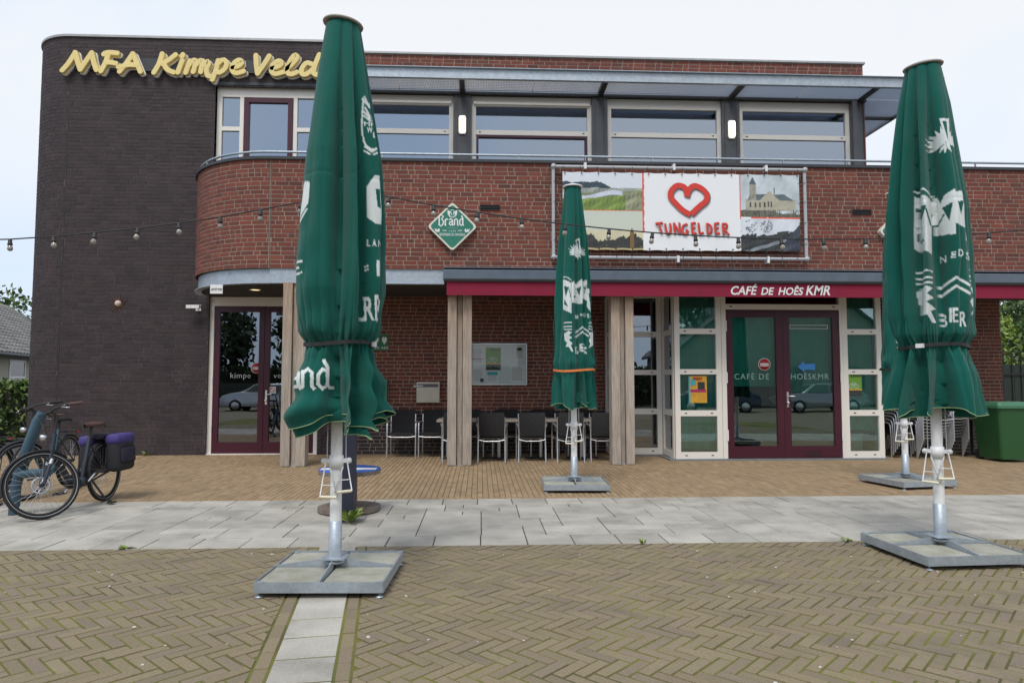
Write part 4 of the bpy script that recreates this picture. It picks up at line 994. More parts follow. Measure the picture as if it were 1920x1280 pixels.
nb_y = 13.7 - .022
toertocht_poster(nb, .38 - .26, 1.36 + .30, nb_y, 1.0)
def sheet(parent, x0, x1, z0, z1, y, lines=True, m=M_paper):
    mb = MB(); mb.box(x0, x1, y - .0015, y, z0, z1); s_ = wpart('paper', mb, m, parent)
    if lines:
        mb = MB(); z = z1 - .035
        while z > z0 + .03: mb.box(x0 + .02, x1 - .02 - random.random() * .05, y - .003, y - .0017, z, z + .006); z -= .022
        wpart('print', mb, mat('print_dark', (.18, .19, .2), .7), s_)
for a in ((-.53, -.29, .42, .76), (-.53, -.28, .05, .34), (-.24, .0, .04, .28), (.32, .52, .50, .78), (.24, .52, .05, .40)): sheet(nb, .38 + a[0], .38 + a[1], 1.36 + a[2], 1.36 + a[3], nb_y)
mb = MB(); mb.box(.38 - .37, .38 - .30, nb_y - .005, nb_y - .003, 1.42, 1.49); mb.box(.38 + .36, .38 + .46, nb_y - .005, nb_y - .003, 2.05, 2.11); wpart('picture', mb, M_pdark, nb)
mb = MB(); mb.box(.38 - .53, .38 - .29, nb_y - .0045, nb_y - .003, 1.875, 1.885); wpart('underline', mb, M_sred, nb)
mb = MB(); mb.box(.38 - .23, .38 - .02, nb_y - .0048, nb_y - .0032, 1.56, 1.625); wpart('heading', mb, M_teal2, nb)
G_nb = glass('noticeboard_glass', (.97, .98, .98), .02, edge=.1); mb = MB(); mb.box(-.547, .542, -.044, -.041, .023, .812); part('pane', mb, G_nb, nb)
# window posters
po = thing('event_poster', 'colourful orange and yellow event poster taped inside the cafe window', 'poster', (4.02, FY + .03, 1.1))
mb = MB(); mb.box(3.82, 4.16, FY + .032, FY + .034, 1.04, 1.53); wpart('sheet', mb, M_pyel, po)
mb = MB(); mb.box(3.82, 3.852, FY + .0295, FY + .0315, 1.04, 1.53); mb.box(3.86, 3.95, FY + .0285, FY + .0315, 1.36, 1.47); wpart('blue_edge', mb, M_teal2, po)
mb = MB(); mb.box(3.85, 4.14, FY + .0275, FY + .0295, 1.235, 1.285); wpart('purple_band', mb, M_pink, po); mb = MB(); mb.box(3.99, 4.12, FY + .0277, FY + .0297, 1.28, 1.42); wpart('picture', mb, M_pdark, po)
printed('lettering', [xf(text_tris('FEEST', .07, 0, .003), 1, 1, 3.90, 1.455)], FY + .027, M_sred, po)
po2 = thing('cycling_poster', 'green cycling event poster inside the narrow window beside the cafe doors', 'poster', (6.9, FY + .03, 1.1)); toertocht_poster(po2, 6.80, 1.16, FY + .034, .92)

# ------------------------------------------------------------------ umbrellas
def covered(S, Z, shapes):
    out = np.zeros(S.shape, np.float32)
    for V, T in shapes:
        Va = np.array(V)
        for a, b_, c_ in T:
            A, B, Cc = Va[a], Va[b_], Va[c_]
            x0, x1 = min(A[0], B[0], Cc[0]), max(A[0], B[0], Cc[0]); y0, y1 = min(A[1], B[1], Cc[1]), max(A[1], B[1], Cc[1])
            k = np.nonzero((S >= x0) & (S <= x1) & (Z >= y0) & (Z <= y1))
            if len(k[0]) == 0: continue
            s_, z_ = S[k], Z[k]
            d1 = (B[0] - A[0]) * (z_ - A[1]) - (B[1] - A[1]) * (s_ - A[0]); d2 = (Cc[0] - B[0]) * (z_ - B[1]) - (Cc[1] - B[1]) * (s_ - B[0]); d3 = (A[0] - Cc[0]) * (z_ - Cc[1]) - (A[1] - Cc[1]) * (s_ - Cc[0])
            ok = ((d1 >= 0) & (d2 >= 0) & (d3 >= 0)) | ((d1 <= 0) & (d2 <= 0) & (d3 <= 0))
            out[k[0][ok], k[1][ok]] = 1
    return out
def tex(txt, x, y, h, w=None, rot=0, bold=.02):
    """text with its left foot at pixel-like units x,y (y down) and cap height h"""
    V, T = text_tris(txt, 1., 0, bold); k = h / .70; kx = k
    if w:
        ex = max(v[0] for v in V) - min(v[0] for v in V); kx = w / ex
    V = [(a * kx, b_ * k) for a, b_ in V]; c_, s_ = math.cos(rot), math.sin(rot)
    return [(x + a * c_ - b_ * s_, y - (a * s_ + b_ * c_)) for a, b_ in V], T
def umbrella(x, y, rz, prof, zs, hem, shapes, mapping, label, seed, n=8, cols=(230, 90), rows=330, skirt='pleat', strap=None, hemamp=.05, face=None, inv=None, amp=.36, captilt=(0, 0)):
    U_ = thing('parasol', label, 'umbrella', (x, y, 0), 0, 'closed green parasols on the terrace')
    r_ = np.random.default_rng(seed); ph = r_.random(6) * 6.28
    thc = math.atan2(-y, -x)                       # direction to the viewer side of the terrace
    fr = np.linspace(-math.pi / 2, math.pi / 2, cols[0], endpoint=False); bk_ = np.linspace(math.pi / 2, 3 * math.pi / 2, cols[1] + 1)
    th = np.concatenate([fr, bk_]) + thc
    zt = 4.06; t = np.linspace(0, 1, rows)
    TH, Tt = np.meshgrid(th, t, indexing='ij')
    wrap = TH + .5 * np.sin(TH + ph[0]) * .5 + .22 * np.sin(2 * TH + ph[1])
    PH = n * wrap + ph[2]
    hemz = hem + hemamp * (np.sin(PH * .5 + ph[3]) * .6 + .6 * np.sin(3 * TH + ph[4]) + .3 * np.sin(PH + 1))
    split = .80
    zz = np.where(Tt < split, zt + (zs - zt) * (Tt / split), zs + (hemz - zs) * ((Tt - split) / (1 - split)))
    Rz = np.interp(zz.ravel(), [p[0] for p in prof[::-1]], [p[1] for p in prof[::-1]]).reshape(zz.shape)
    drop = zt - zz
    A = np.interp(drop, [0, .15, .8, 1.6, zt - zs - .12, zt - zs, zt - zs + .12, zt - zs + .6], [.05, .14, amp, amp * 1.05, .20, .16, amp * .9, amp * 1.25])
    PHd = PH + .5 * np.sin(drop * 1.3 + ph[5]) * np.clip(drop, 0, 1)
    fold = np.abs(np.sin(PHd / 2)) ** .6
    lobe = np.floor(PHd / (2 * np.pi)); la = .75 + .5 * ((np.sin(lobe * 12.9898 + seed) * 43758.5) % 1)
    A2 = np.clip(A * la, 0, .55)
    rr = Rz * (1.04 - A2 * (1 - fold) * 1.25)
    rr += .010 * np.sin(PHd * 1.5 + 2 * np.sin(zz * 2 + ph[1])) * np.clip(drop - .3, 0, 1) * np.clip(np.abs(zz - zs) * 6, .3, 1)
    rr += .004 * np.sin(zz * 17 + 3 * np.sin(TH * 3 + ph[3])) * np.clip(drop - .8, 0, 1)
    # finer creases between the big pleats, tighter towards the strap
    c1 = 1 - np.abs(np.sin(PHd * 1.18 + 1.7 * np.sin(TH * 2 + ph[3]) + .8 * np.sin(zz * 1.1))) ** .9
    rr -= Rz * (.035 if seed == 3 else .065) * c1 * np.clip(drop / 1.2, .15, 1) * (.4 + .6 * np.sin(TH * 2.3 + ph[1]) ** 2)
    c2 = 1 - np.abs(np.sin(PHd * 2.6 + 2.5 * np.sin(TH * 3 + ph[4]) + (zz - zs) * 2.5)) ** .6
    rr -= .020 * c2 * np.exp(-((zz - zs) / np.where(zz > zs, .28, .15)) ** 2)
    rr -= .0035 * np.exp(-((zz - 2.87) / .012) ** 2)
    near = np.exp(-((zz - zs) / .10) ** 2)
    rr += near * .012 * np.sin(PHd * 3 + ph[0]) ; rr += np.exp(-((zz - zs - .10) / .07) ** 2) * .014 * (1 + np.sin(5 * TH + ph[2]))
    below = np.clip((zs - zz) / .5, 0, 1)
    if skirt == 'layer': rr += below * .03 * np.sin(zz * 26 + 2.2 * np.sin(TH * 2 + ph[1]) + 2 * TH) + below * .05 * np.sin(2 * TH + ph[4])
    T2 = TH + (.55 * A2 + .25 * below) * (np.cos(PHd / 2) * np.sign(np.sin(PHd / 2))) * .5
    X_ = rr * np.cos(T2); Y_ = rr * np.sin(T2)
    me = grid_mesh('canopy', X_, Y_, zz, M_green)
    S_ = -(X_ * math.sin(thc) - Y_ * math.cos(thc)) * -1; S_ = X_ * -math.sin(thc) + Y_ * math.cos(thc)   # offset seen from the viewer, + to the right
    msk = (np.cos(T2 - thc) > .05)
    pr = covered(S_, zz, [([mapping(*q) for q in V], T) for V, T in shapes]) * msk
    if inv: pr = np.where(msk & (covered(S_, zz, [([mapping(*q) for q in V], T) for V, T in inv]) > 0), 0, pr)
    at = me.attributes.new('print', 'FLOAT', 'POINT'); at.data.foreach_set('value', pr.astype(np.float32).ravel())
    cn = link('canopy', me, U_)
    # inner layer closing the cloth towards the pole
    k = slice(0, None, 4); m0 = int(rows * .70)
    Zi = zz[k, m0:]; Zi = zs + (Zi - zs) * np.where(Zi < zs, 1.10 if skirt == 'layer' else .86, 1)
    mi = grid_mesh('lining', X_[k, m0:] * .86, Y_[k, m0:] * .86, Zi, M_green); link('lining', mi, cn)
    mb = MB(); mb.tube([(X_[i, -1] * 1.004, Y_[i, -1] * 1.004, zz[i, -1]) for i in range(0, len(th), 3)], .0032, 5, False); part('piping', mb, M_pipe, cn)
    if skirt == 'layer':
        mb = MB(); mb.tube([(a * 1.004, b_ * 1.004, c_) for a, b_, c_ in zip(X_[k, -1] * .86, Y_[k, -1] * .86, Zi[:, -1])], .0032, 5, False); part('piping', mb, M_pipe, cn)
    # strap
    js = int(rows * split)
    mb = MB(); ring = [(X_[i, js - 1], Y_[i, js - 1]) for i in range(0, len(th) - 1, 4)]
    ra = [max(math.hypot(*ring[(i + d_) % len(ring)]) for d_ in range(-3, 4)) + .004 for i in range(len(ring))]
    m_ = len(ring); vs = []
    for i, p in enumerate(ring):
        a = math.atan2(p[1], p[0]); z_ = zs + .012 * math.sin(a * 2 + seed)
        vs += [(ra[i] * math.cos(a), ra[i] * math.sin(a), z_ - .014), (ra[i] * math.cos(a), ra[i] * math.sin(a), z_ + .014)]
    mb.add(vs, [(2 * i, 2 * ((i + 1) % m_), 2 * ((i + 1) % m_) + 1, 2 * i + 1) for i in range(m_)], 0, True)
    sp = part('strap', mb, strap or M_black, U_)
    if strap is None:
        a = thc + (1.25 if seed == 3 else -.35 if seed == 5 else .2); q = max(ra) + .004; mb = MB(); mb.M = Matrix.Rotation(a, 4, 'Z'); mb.box(q - .012, q + .008, -.03, .03, zs - .017, zs + .017); part('buckle', mb, M_white, sp)
    # cap
    mb = MB(); r0 = prof[0][1] + .012; mb.lathe([(r0 - .02, -.012), (r0 + .014, -.014), (r0 + .018, -.004), (r0 + .012, .004), (r0 * .55, .028), (0, .036)], (0, 0, 0), 32)
    cp = part('cap', mb, mat('cap_plastic', (.30, .27, .24), .5) if seed in (3, 5) else M_white, U_); cp.location = (0, 0, 4.085); cp.rotation_euler = (captilt[0], captilt[1], 0)
    # pole, socket, base
    mb = MB(); mb.lathe([(.041, .40), (.041, 3.98)], n=20); part('pole', mb, M_white, U_)
    mb = MB(); mb.lathe([(.046, .125), (.046, .418), (.041, .42)], n=20); mb.lathe([(.0, .14), (.075, .14), (.075, .125), (0, .125)], n=20); part('socket', mb, M_galv, U_)
    mb = MB(); mb.lathe([(.041, .79), (.050, .79), (.050, .88), (.041, .88)], n=20); cl_ = part('collar', mb, M_white, U_)
    vr = Matrix.Rotation(thc + math.pi / 2, 4, 'Z')
    mb = MB(); mb.M = vr; mb.box(-.088, .088, -.016, .016, .828, .858)
    for q in (-1, 1): mb.lathe([(0, -.02), (.02, -.02), (.02, .02), (0, .02)], (q * .088, 0, .843), 12, axis='y')
    part('bracket_bar', mb, M_white, cl_)
    for q, dz, oy in ((-1, 0, -.05), (1, .03, -.02)):
        mb = MB(); mb.M = vr; x0_ = q * .075; mb.tube([(x0_, oy, .835), (x0_ + q * .035, oy - .02, .60 + dz), (x0_ - q * .085, oy - .045, .595 + dz), (x0_ - q * .03, oy - .01, .80)], .0055, 6); mb.tube([(x0_ + q * .024, oy - .016, .68 + dz), (x0_ - q * .07, oy - .03, .68 + dz)], .0035, 5)
        h_ = part('crank_handle', mb, M_white, U_)
        mb = MB(); mb.M = vr; mb.tube([(x0_ + q * .03, oy - .022, .60 + dz), (x0_ - q * .08, oy - .045, .595 + dz)], .011, 8); part('grip', mb, mat('ivory_grip', (.66, .62, .48), .5), h_)
        mb = MB(); mb.M = vr; mb.tube([(q * .066, 0, .85), (q * .062, 0, hem + .18)], .0045, 5); part('cord', mb, M_chrome, U_)
    B = bpy.data.objects.new('base', None); COL.objects.link(B); B.parent = U_; B.rotation_euler = (0, 0, rz); B.empty_display_size = .1
    hw = .425; mb = MB()
    for a in range(4):
        mb.M = Matrix.Rotation(a * math.pi / 2, 4, 'Z'); mb.box(-hw + .005, hw - .0051, -hw, -hw + .006, .035, .105); mb.box(-hw + .006, hw - .006, -hw + .006, -hw + .04, .035, .041)
        mb.prism([(.05, .042), (hw - .006, .042), (hw - .006, .105), (.05, .155)], -.004, .004, 'y')
        mb.box(.006, hw - .03, -.03, .03, .034, .040)
    mb.M = None; mb.box(-.085, .085, -.085, .085, .1555, .1635); part('base_frame', mb, M_galv, B)
    for sx_ in (-1, 1):
        for sy_ in (-1, 1):
            mb = MB(); cx, cy = sx_ * .214, sy_ * .214; mb.cham(cx - .2, cx + .2, cy - .2, cy + .2, .048, .094, .006, random.random()); part('concrete_tile', mb, M_concrete, B)
            mb = MB(); fx, fy = sx_ * (hw - .03), sy_ * (hw - .03); mb.lathe([(0, 0), (.028, 0), (.026, .008), (.008, .012), (.008, .05), (0, .05)], (fx, fy, 0), 12); mb.box(fx - .018, fx + .018, fy - .018, fy + .018, .036, .10); part('foot', mb, M_galv, B)
    return U_
# --- left parasol
pL = [(4.08, .115), (3.86, .153), (3.45, .217), (3.05, .285), (2.65, .312), (2.25, .322), (2.06, .322), (1.86, .295), (1.75, .262), (1.69, .228), (1.66, .228), (1.60, .250), (1.47, .278), (1.23, .318), (.95, .34)]
shL = [fan([(546, 392), (571, 360), (580, 365), (578, 402), (560, 430), (540, 455)]), fan([(540, 452), (551, 470), (540, 473)]), ribbon([(549, 452), (576, 412)], 3.2, False),
 ribbon([(538, 480), (555, 476)], 3, False), ribbon([(538, 507), (568, 506)], 3, False), ribbon([(538, 521), (562, 516)], 3.5, False), ribbon([(538, 532), (568, 525)], 3.5, False), fan([(538, 540), (549, 545), (554, 590), (544, 575)]), fan([(560, 240), (576, 190), (578, 210), (566, 262)]),
 ribbon([(676, 205), (674, 240), (678, 280), (694, 294), (707, 280), (706, 240), (702, 206)], 3.2), ribbon([(674, 198), (686, 208), (700, 198)], 5), ribbon([(678, 193), (688, 214)], 4), ribbon([(696, 191), (690, 214)], 4),
 ribbon([(676, 222), (690, 236)], 4, False), ribbon([(676, 230), (690, 240)], 4, False), ribbon([(704, 222), (693, 236)], 4, False), ribbon([(704, 230), (693, 240)], 4, False), ribbon([(679, 214), (689, 232)], 4, False), ribbon([(701, 214), (693, 232)], 4, False),
 tex('FIRE', 677, 249, 8, 30), tex('W', 683, 262, 11, 11), tex('ELL', 694, 270, 10, 13), ribbon([(678, 288), (692, 298)], 4, False), ribbon([(706, 288), (692, 298)], 4, False), ribbon([(676, 296), (690, 304)], 3, False), ribbon([(708, 296), (694, 304)], 3, False),
 fan([(682, 364), (698, 341), (718, 341), (718, 431), (697, 430), (683, 420)]), tex('L', 683, 473, 13, 5), tex('A', 693, 473, 13, 8), tex('N', 703, 473, 13, 8), ribbon([(679, 511), (686, 508)], 3, False), ribbon([(679, 517), (686, 514)], 3, False), tex('I', 700, 525, 26, 6, 0, .05), tex('R', 677, 606, 42, 18, .05), tex('B', 697, 604, 44, 16, .05),
 tex('.', 674, 606, 30, 4), fan([(717, 700), (723, 696), (731, 720), (726, 724)])]
for i, (st, ox) in enumerate(((ba, 546), (bn, 570), (bdd, 597))): shL += [ribbon([(ox + a * 5.4, 726 - b_ * 5.2) for a, b_ in s_], 6.4, False) for s_ in st]
inL = [fan([(699, 367), (707, 367), (709, 402), (703, 400)])]
pL = [(a, b_ * 1.04) for a, b_ in pL]
mpL = lambda px, py: ((px - (639 - (py - 38) * .0115)) / 262., 4.255 - .00398 * py)
umbrella(-1.03, 5.02, R(-2.5), pL, 1.68, 1.13, shL, mpL, 'tall closed green parasol standing on the pale strip in front of the entrance', 3, 6, (250, 90), 360, 'layer', None, .055, inv=inL, captilt=(R(3), R(6)))
# --- right parasol
pR = [(4.10, .128), (3.75, .20), (3.30, .265), (2.85, .325), (2.40, .335), (1.95, .325), (1.79, .292), (1.72, .252), (1.68, .252), (1.62, .28), (1.49, .325), (1.15, .395), (.9, .43)]
def petal(cx, cy, a, l, w): return fan([(cx, cy), (cx + l * .55 * math.cos(a - w), cy + l * .55 * math.sin(a - w)), (cx + l * math.cos(a), cy + l * math.sin(a)), (cx + l * .55 * math.cos(a + w), cy + l * .55 * math.sin(a + w))])
def block(x0, y0, s_): 
    q = lambda pts: [(x0 + (a - 1722) * s_, y0 + (b_ - 371) * s_) for a, b_ in pts]
    sh = [fan(q([(1722, 378), (1751, 392), (1751, 492), (1722, 478)])), ribbon(q([(1722, 370), (1738, 374), (1752, 384)]), 3 * s_, False), fan(q([(1752, 389), (1761, 387), (1766, 399), (1772, 387), (1790, 378), (1790, 460), (1752, 455)])), fan(q([(1790, 384), (1806, 378), (1806, 448), (1790, 440)])), fan(q([(1806, 408), (1830, 406), (1830, 494), (1806, 470)])),
      tex('N', *q([(1763, 506)])[0], 12 * s_, 10 * s_), tex('E', *q([(1781, 502)])[0], 12 * s_, 8 * s_), tex('D', *q([(1793, 499)])[0], 12 * s_, 8 * s_), tex('S', *q([(1805, 503)])[0], 12 * s_, 8 * s_)]
    for ya, yb, xa, xb in ((521, 523, 1724, 1752), (533, 535, 1724, 1752), (542, 544, 1724, 1752), (498, 494, 1817, 1832), (521, 517, 1811, 1832), (533, 529, 1811, 1832), (541, 538, 1811, 1832)): sh.append(ribbon(q([(xa, ya), (xb, yb)]), 3.2 * s_, False))
    for dy in (0, 15): sh.append(ribbon(q([(1764, 553 + dy), (1790, 536 + dy), (1812, 550 + dy)]), 5 * s_, False))
    sh += [fan(q([(1725, 557), (1740, 549), (1752, 553), (1742, 563), (1754, 571), (1741, 577), (1756, 590), (1748, 594), (1757, 615), (1750, 614), (1742, 600), (1730, 600), (1736, 588), (1727, 578)])), fan(q([(1812, 553), (1828, 546), (1828, 592), (1812, 602), (1817, 590), (1811, 578), (1818, 568)]))]
    sh += [tex('B', *q([(1762, 622)])[0], 23 * s_, 11 * s_), tex('I', *q([(1776, 614)])[0], 25 * s_, 4 * s_, .0), tex('E', *q([(1782, 614)])[0], 24 * s_, 9 * s_), tex('R', *q([(1793, 622)])[0], 26 * s_, 11 * s_)]
    inv = [fan(q([(1725, 401), (1743, 406), (1732, 437)])), fan(q([(1768, 408), (1786, 402), (1780, 434)])), fan(q([(1727, 445), (1740, 470), (1725, 462)])), ribbon(q([(1742, 410), (1750, 440)]), 3 * s_, False), fan(q([(1794, 402), (1804, 398), (1799, 425)])), ribbon(q([(1760, 440), (1772, 420)]), 3 * s_, False), fan(q([(1812, 425), (1822, 422), (1816, 450)])), fan(q([(1764, 389), (1768, 389), (1766, 400)]))]
    emb = []
    ecx, ecy = 1776, 292
    for a in np.linspace(R(165), R(255), 6): emb.append(petal(*q([(ecx, ecy)])[0], a, 36 * s_ * (1. if a < R(230) else .95), .22))
    for a in np.linspace(R(285), R(370), 5): emb.append(petal(*q([(ecx + 2, ecy)])[0], a, 26 * s_, .22))
    for a in (R(60), R(95), R(125)): emb.append(petal(*q([(ecx, ecy)])[0], a, 20 * s_, .25))
    emb += [fan(q([(1766, 245), (1782, 243), (1783, 300), (1779, 300)]))]; inv += [fan(q([(1771, 250), (1778, 249), (1780, 288)]))]
    return sh + emb, inv
shR, inR = block(1722, 371, 1.)
pR = [(a, b_ * .955) for a, b_ in pR]
mpR = lambda px, py: ((px - (1739 + (py - 103) * .0225)) / 238., 4.645 - .00450 * py)
umbrella(3.755, 5.48, R(2.5), pR, 1.70, 1.16, shR, mpR, 'large closed green parasol with white strap buckle in front of the green bin', 5, 9, (250, 90), 360, 'pleat', None, .035, inv=inR, captilt=(R(4), R(-5)))
# --- two far parasols
pM = [(4.05, .11), (3.8, .135), (3.35, .19), (2.65, .235), (1.92, .255), (1.65, .262), (1.57, .262), (1.50, .265), (1.10, .30), (.9, .31)]
s2 = .56
shM, inM = block(1052, 527, s2)
mpM = lambda px, py: ((px - 1072) / 148., 6.66 - .0073 * py)
umbrella(1.265, 9.17, R(-3), pM, 1.57, 1.08, shM, mpM, 'closed green parasol tied with an orange strap in front of the wicker chairs', 9, 9, (170, 60), 240, 'pleat', M_orange, .04, inv=inM, amp=.40)
umbrella(5.89, 9.27, R(10), pM, 1.60, 1.10, shM, lambda px, py: ((px - 1062) / 138., 6.66 - .0073 * py), 'closed green parasol mostly hidden behind the large right-hand parasol', 11, 8, (140, 60), 220, 'pleat', None, .04, inv=inM)

# ------------------------------------------------------------------ mast, cable reel table, string lights
ms = thing('light_mast', 'dark blue square steel mast standing behind the entrance parasol', 'mast', (-1.35, 7.17, 0))
M_navy = mat('navy_paint', (.018, .022, .040), .5, noise=.2)
mb = MB(); mb.box(-.072, .072, -.072, .072, 0, 3.75); part('shaft', mb, M_navy, ms); mb = MB(); mb.box(-.08, .08, -.08, .08, 3.75, 3.79); part('cap', mb, M_black, ms); mb = MB(); mb.tube([(-.02, -.08, 3.42), (.0, -.12, 3.44), (.02, -.08, 3.42)], .008, 6); part('hook', mb, M_galv, ms)
rt = thing('cable_reel_table', 'wooden cable reel table with blue and white top behind the entrance parasol', 'table', (-1.43, 7.68, 0))
M_rwood = mat('reel_wood', (.20, .16, .13), .85, noise=.6, nscale=8, col2=(.11, .09, .075), stretch=(10, 1, 1))
for k in range(5):
    a, b_ = -.34 + k * .136, -.34 + (k + 1) * .136 - .004; pts = []
    for x_ in np.linspace(a, b_, 7): pts.append((x_, -math.sqrt(max(1e-5, .34 ** 2 - x_ ** 2))))
    for x_ in np.linspace(b_, a, 7): pts.append((x_, math.sqrt(max(1e-5, .34 ** 2 - x_ ** 2))))
    mb = MB(); mb.prism(pts, .012, .055, 'z', random.random()); part('bottom_plank', mb, M_rwood, rt)
mb = MB(); mb.lathe([(.085, .055), (.085, .41)], n=16); part('drum', mb, M_rwood, rt)
mb = MB(); mb.lathe([(0, .41), (.335, .41), (.335, .452), (0, .452)], n=40, smooth=False); tp = part('table_top', mb, M_rwood, rt)
mb = MB(); mb.lathe([(.335, .4525), (.332, .462), (0, .463)], n=40); part('painted_top', mb, mat('blue_paint', (.03, .10, .42), .35), tp)
mb = MB(); mb.box(-.30, .30, -.13, .03, .4632, .4645); part('white_band', mb, M_white, tp)
def string_lights(name, label, pts, bulbs, plugs=()):
    SLt = thing(name, label, 'string lights', pts[0]); 
    mb = MB(); mb.tube(pts, .0075, 6); wpart('cable', mb, M_black, SLt)
    for (x_, y_, z_), sw in bulbs:
        b_ = MB(); tl = Matrix.Translation((x_, y_, z_)) @ Matrix.Rotation(sw, 4, 'Y') @ Matrix.Rotation(random.uniform(-.2, .2), 4, 'X'); b_.M = tl
        b_.lathe([(0, .012), (.018, .010), (.02, -.03), (.024, -.034), (.024, -.052), (0, -.052)], n=12); sk = wpart('socket', b_, M_black, SLt)
        b_ = MB(); b_.M = tl; b_.lathe([(.015, -.052), (.017, -.058), (.0245, -.072), (.0272, -.088), (.0245, -.102), (.014, -.112), (0, -.116)], n=14); wpart('bulb', b_, M_bulb, sk)
    return SLt
M_bulb = mat('bulb_glass', (.28, .25, .215), .12, spec=.8)
bulbL = [(18, -4.91, 2.90), (100, -4.47, 2.935), (178, -4.05, 2.98), (258, -3.61, 3.03), (335, -3.19, 3.09), (412, -2.76, 3.16), (488, -2.34, 3.245), (566, -1.92, 3.33)]
ptsL = [(-6.2, 7.3, 2.86), (-5.4, 7.3, 2.885)] + [(x_, 7.3, z_) for _, x_, z_ in bulbL] + [(-1.36, 7.08, 3.43)]
string_lights('string_lights', 'string of bulbs on black cable hanging across the dark tower', ptsL, [((x_, 7.3, z_ - .012), random.uniform(-.15, .15)) for _, x_, z_ in bulbL])
cR = lambda x_: 2.985 + .0202 * (x_ - 3.55) ** 2
xs_ = [-.98 + .477 * k for k in range(22)]
string_lights('string_lights', 'string of bulbs on black cable hanging in front of the red parapet and banner', [(-1.34, 7.08, 3.43)] + [(x_, 7.3, cR(x_)) for x_ in np.linspace(-1.1, 9.4, 40)], [((x_, 7.3, cR(x_) - .012), random.choice((0, .1, -.2, .15, 1.1 if k in (4, 6) else .0))) for k, x_ in enumerate(xs_)])

# ------------------------------------------------------------------ chairs and tables
M_wick = mat('black_wicker', (.013, .013, .015), .55, bump=.0)
def wicker(m):
    n = m.node_tree; N = n.nodes; L = n.links; p = N['Principled BSDF']; tcn = N.new('ShaderNodeTexCoord')
    w1_ = N.new('ShaderNodeTexWave'); w1_.inputs['Scale'].default_value = 22; w1_.bands_direction = 'DIAGONAL'; w1_.inputs['Distortion'].default_value = 2.5; L.new(tcn.outputs['Object'], w1_.inputs['Vector'])
    bp = N.new('ShaderNodeBump'); bp.inputs['Strength'].default_value = 1.; bp.inputs['Distance'].default_value = .006; L.new(w1_.outputs['Fac'], bp.inputs['Height']); L.new(bp.outputs[0], p.inputs['Normal'])
wicker(M_wick)
def make_chair():
    """faces -y; origin on the floor under the seat middle"""
    c = thing('wicker_chair', 'x', 'chair')
    mb = MB(); n_ = 9; rows_ = []
    for k in range(n_ + 1):
        t = k / n_; z = .46 + t * .42; y = .20 + .09 * t + .015 * math.sin(t * 3); hw = .205 + .035 * t - .012 * t * t; rows_.append((z, y, hw))
    vs = []
    for z, y, hw in rows_:
        for j in range(7):
            u = -1 + 2 * j / 6; vs.append((u * hw, y + .02 * (1 - u * u), z))
    m_ = len(vs); vs2 = [(a, b_ + .022, c_) for a, b_, c_ in vs]
    fs = [(i * 7 + j, i * 7 + j + 1, (i + 1) * 7 + j + 1, (i + 1) * 7 + j) for i in range(n_) for j in range(6)]
    allf = fs + [tuple(m_ + q for q in f[::-1]) for f in fs] + [(n_ * 7 + j, n_ * 7 + j + 1, m_ + n_ * 7 + j + 1, m_ + n_ * 7 + j) for j in range(6)]
    for i in range(n_): allf += [((i + 1) * 7, m_ + (i + 1) * 7, m_ + i * 7, i * 7), (i * 7 + 6, m_ + i * 7 + 6, m_ + (i + 1) * 7 + 6, (i + 1) * 7 + 6)]
    mb.add(vs + vs2, allf, 0, False); part('backrest', mb, M_wick, c)
    mb = MB(); mb.cham(-.225, .225, -.24, .21, .425, .462, .012); part('seat', mb, M_wick, c)
    for s_ in (-1, 1):
        mb = MB(); mb.tube([(s_ * .265, -.24, 0), (s_ * .265, -.235, .40), (s_ * .267, -.22, .60), (s_ * .268, -.19, .645)], .0145, 8); part('leg', mb, M_chrome, c)
        mb = MB(); mb.tube([(s_ * .24, .30, 0), (s_ * .238, .25, .30), (s_ * .232, .22, .50), (s_ * .236, .27, .80)], .0135, 8); part('leg', mb, M_chrome, c)
        mb = MB(); mb.tube([(s_ * .268, -.21, .640), (s_ * .27, -.12, .662), (s_ * .268, .08, .660), (s_ * .245, .235, .640)], .019, 8); part('armrest', mb, M_chrome, c)
    mb = MB(); mb.tube([(-.262, -.238, .40), (-.14, -.242, .385), (.14, -.242, .385), (.262, -.238, .40)], .011, 8); part('stretcher', mb, M_chrome, c); mb = MB(); mb.tube([(-.236, .24, .40), (-.12, .255, .375), (.12, .255, .375), (.236, .24, .40)], .010, 8); part('stretcher', mb, M_chrome, c)
    return c
ch0 = make_chair(); snapshot(ch0); first = [True]
def chair(x, y, rz, label, group, z=0., tilt=0.):
    o = ch0 if first[0] else copy_tree(ch0); first[0] = False
    o.location = (x, y, z); o.rotation_euler = (tilt, 0, rz); o['label'] = label; o['group'] = group
G1 = 'black wicker chairs on the terrace'
chair(-1.475, 13.22, R(2), 'black wicker armchair against the wall left of the letterbox, facing out', G1)
chair(-.875, 13.22, R(-1), 'black wicker armchair against the wall under the letterbox, facing out', G1)
for x_, lab in ((-.42, 'black wicker armchair mostly hidden behind the middle wooden pillar, back turned'), (.23, 'black wicker armchair seen from behind, first right of the middle wooden pillar'), (.935, 'black wicker armchair seen from behind, between pillar and orange-strapped parasol'), (1.60, 'black wicker armchair seen from behind, directly behind the orange-strapped parasol pole'), (2.22, 'black wicker armchair seen from behind, next to the wooden pillar by the cafe window')):
    chair(x_ + random.uniform(-.01, .01), 12.38 + random.uniform(-.03, .03), math.pi + random.uniform(-.05, .05), lab, G1)
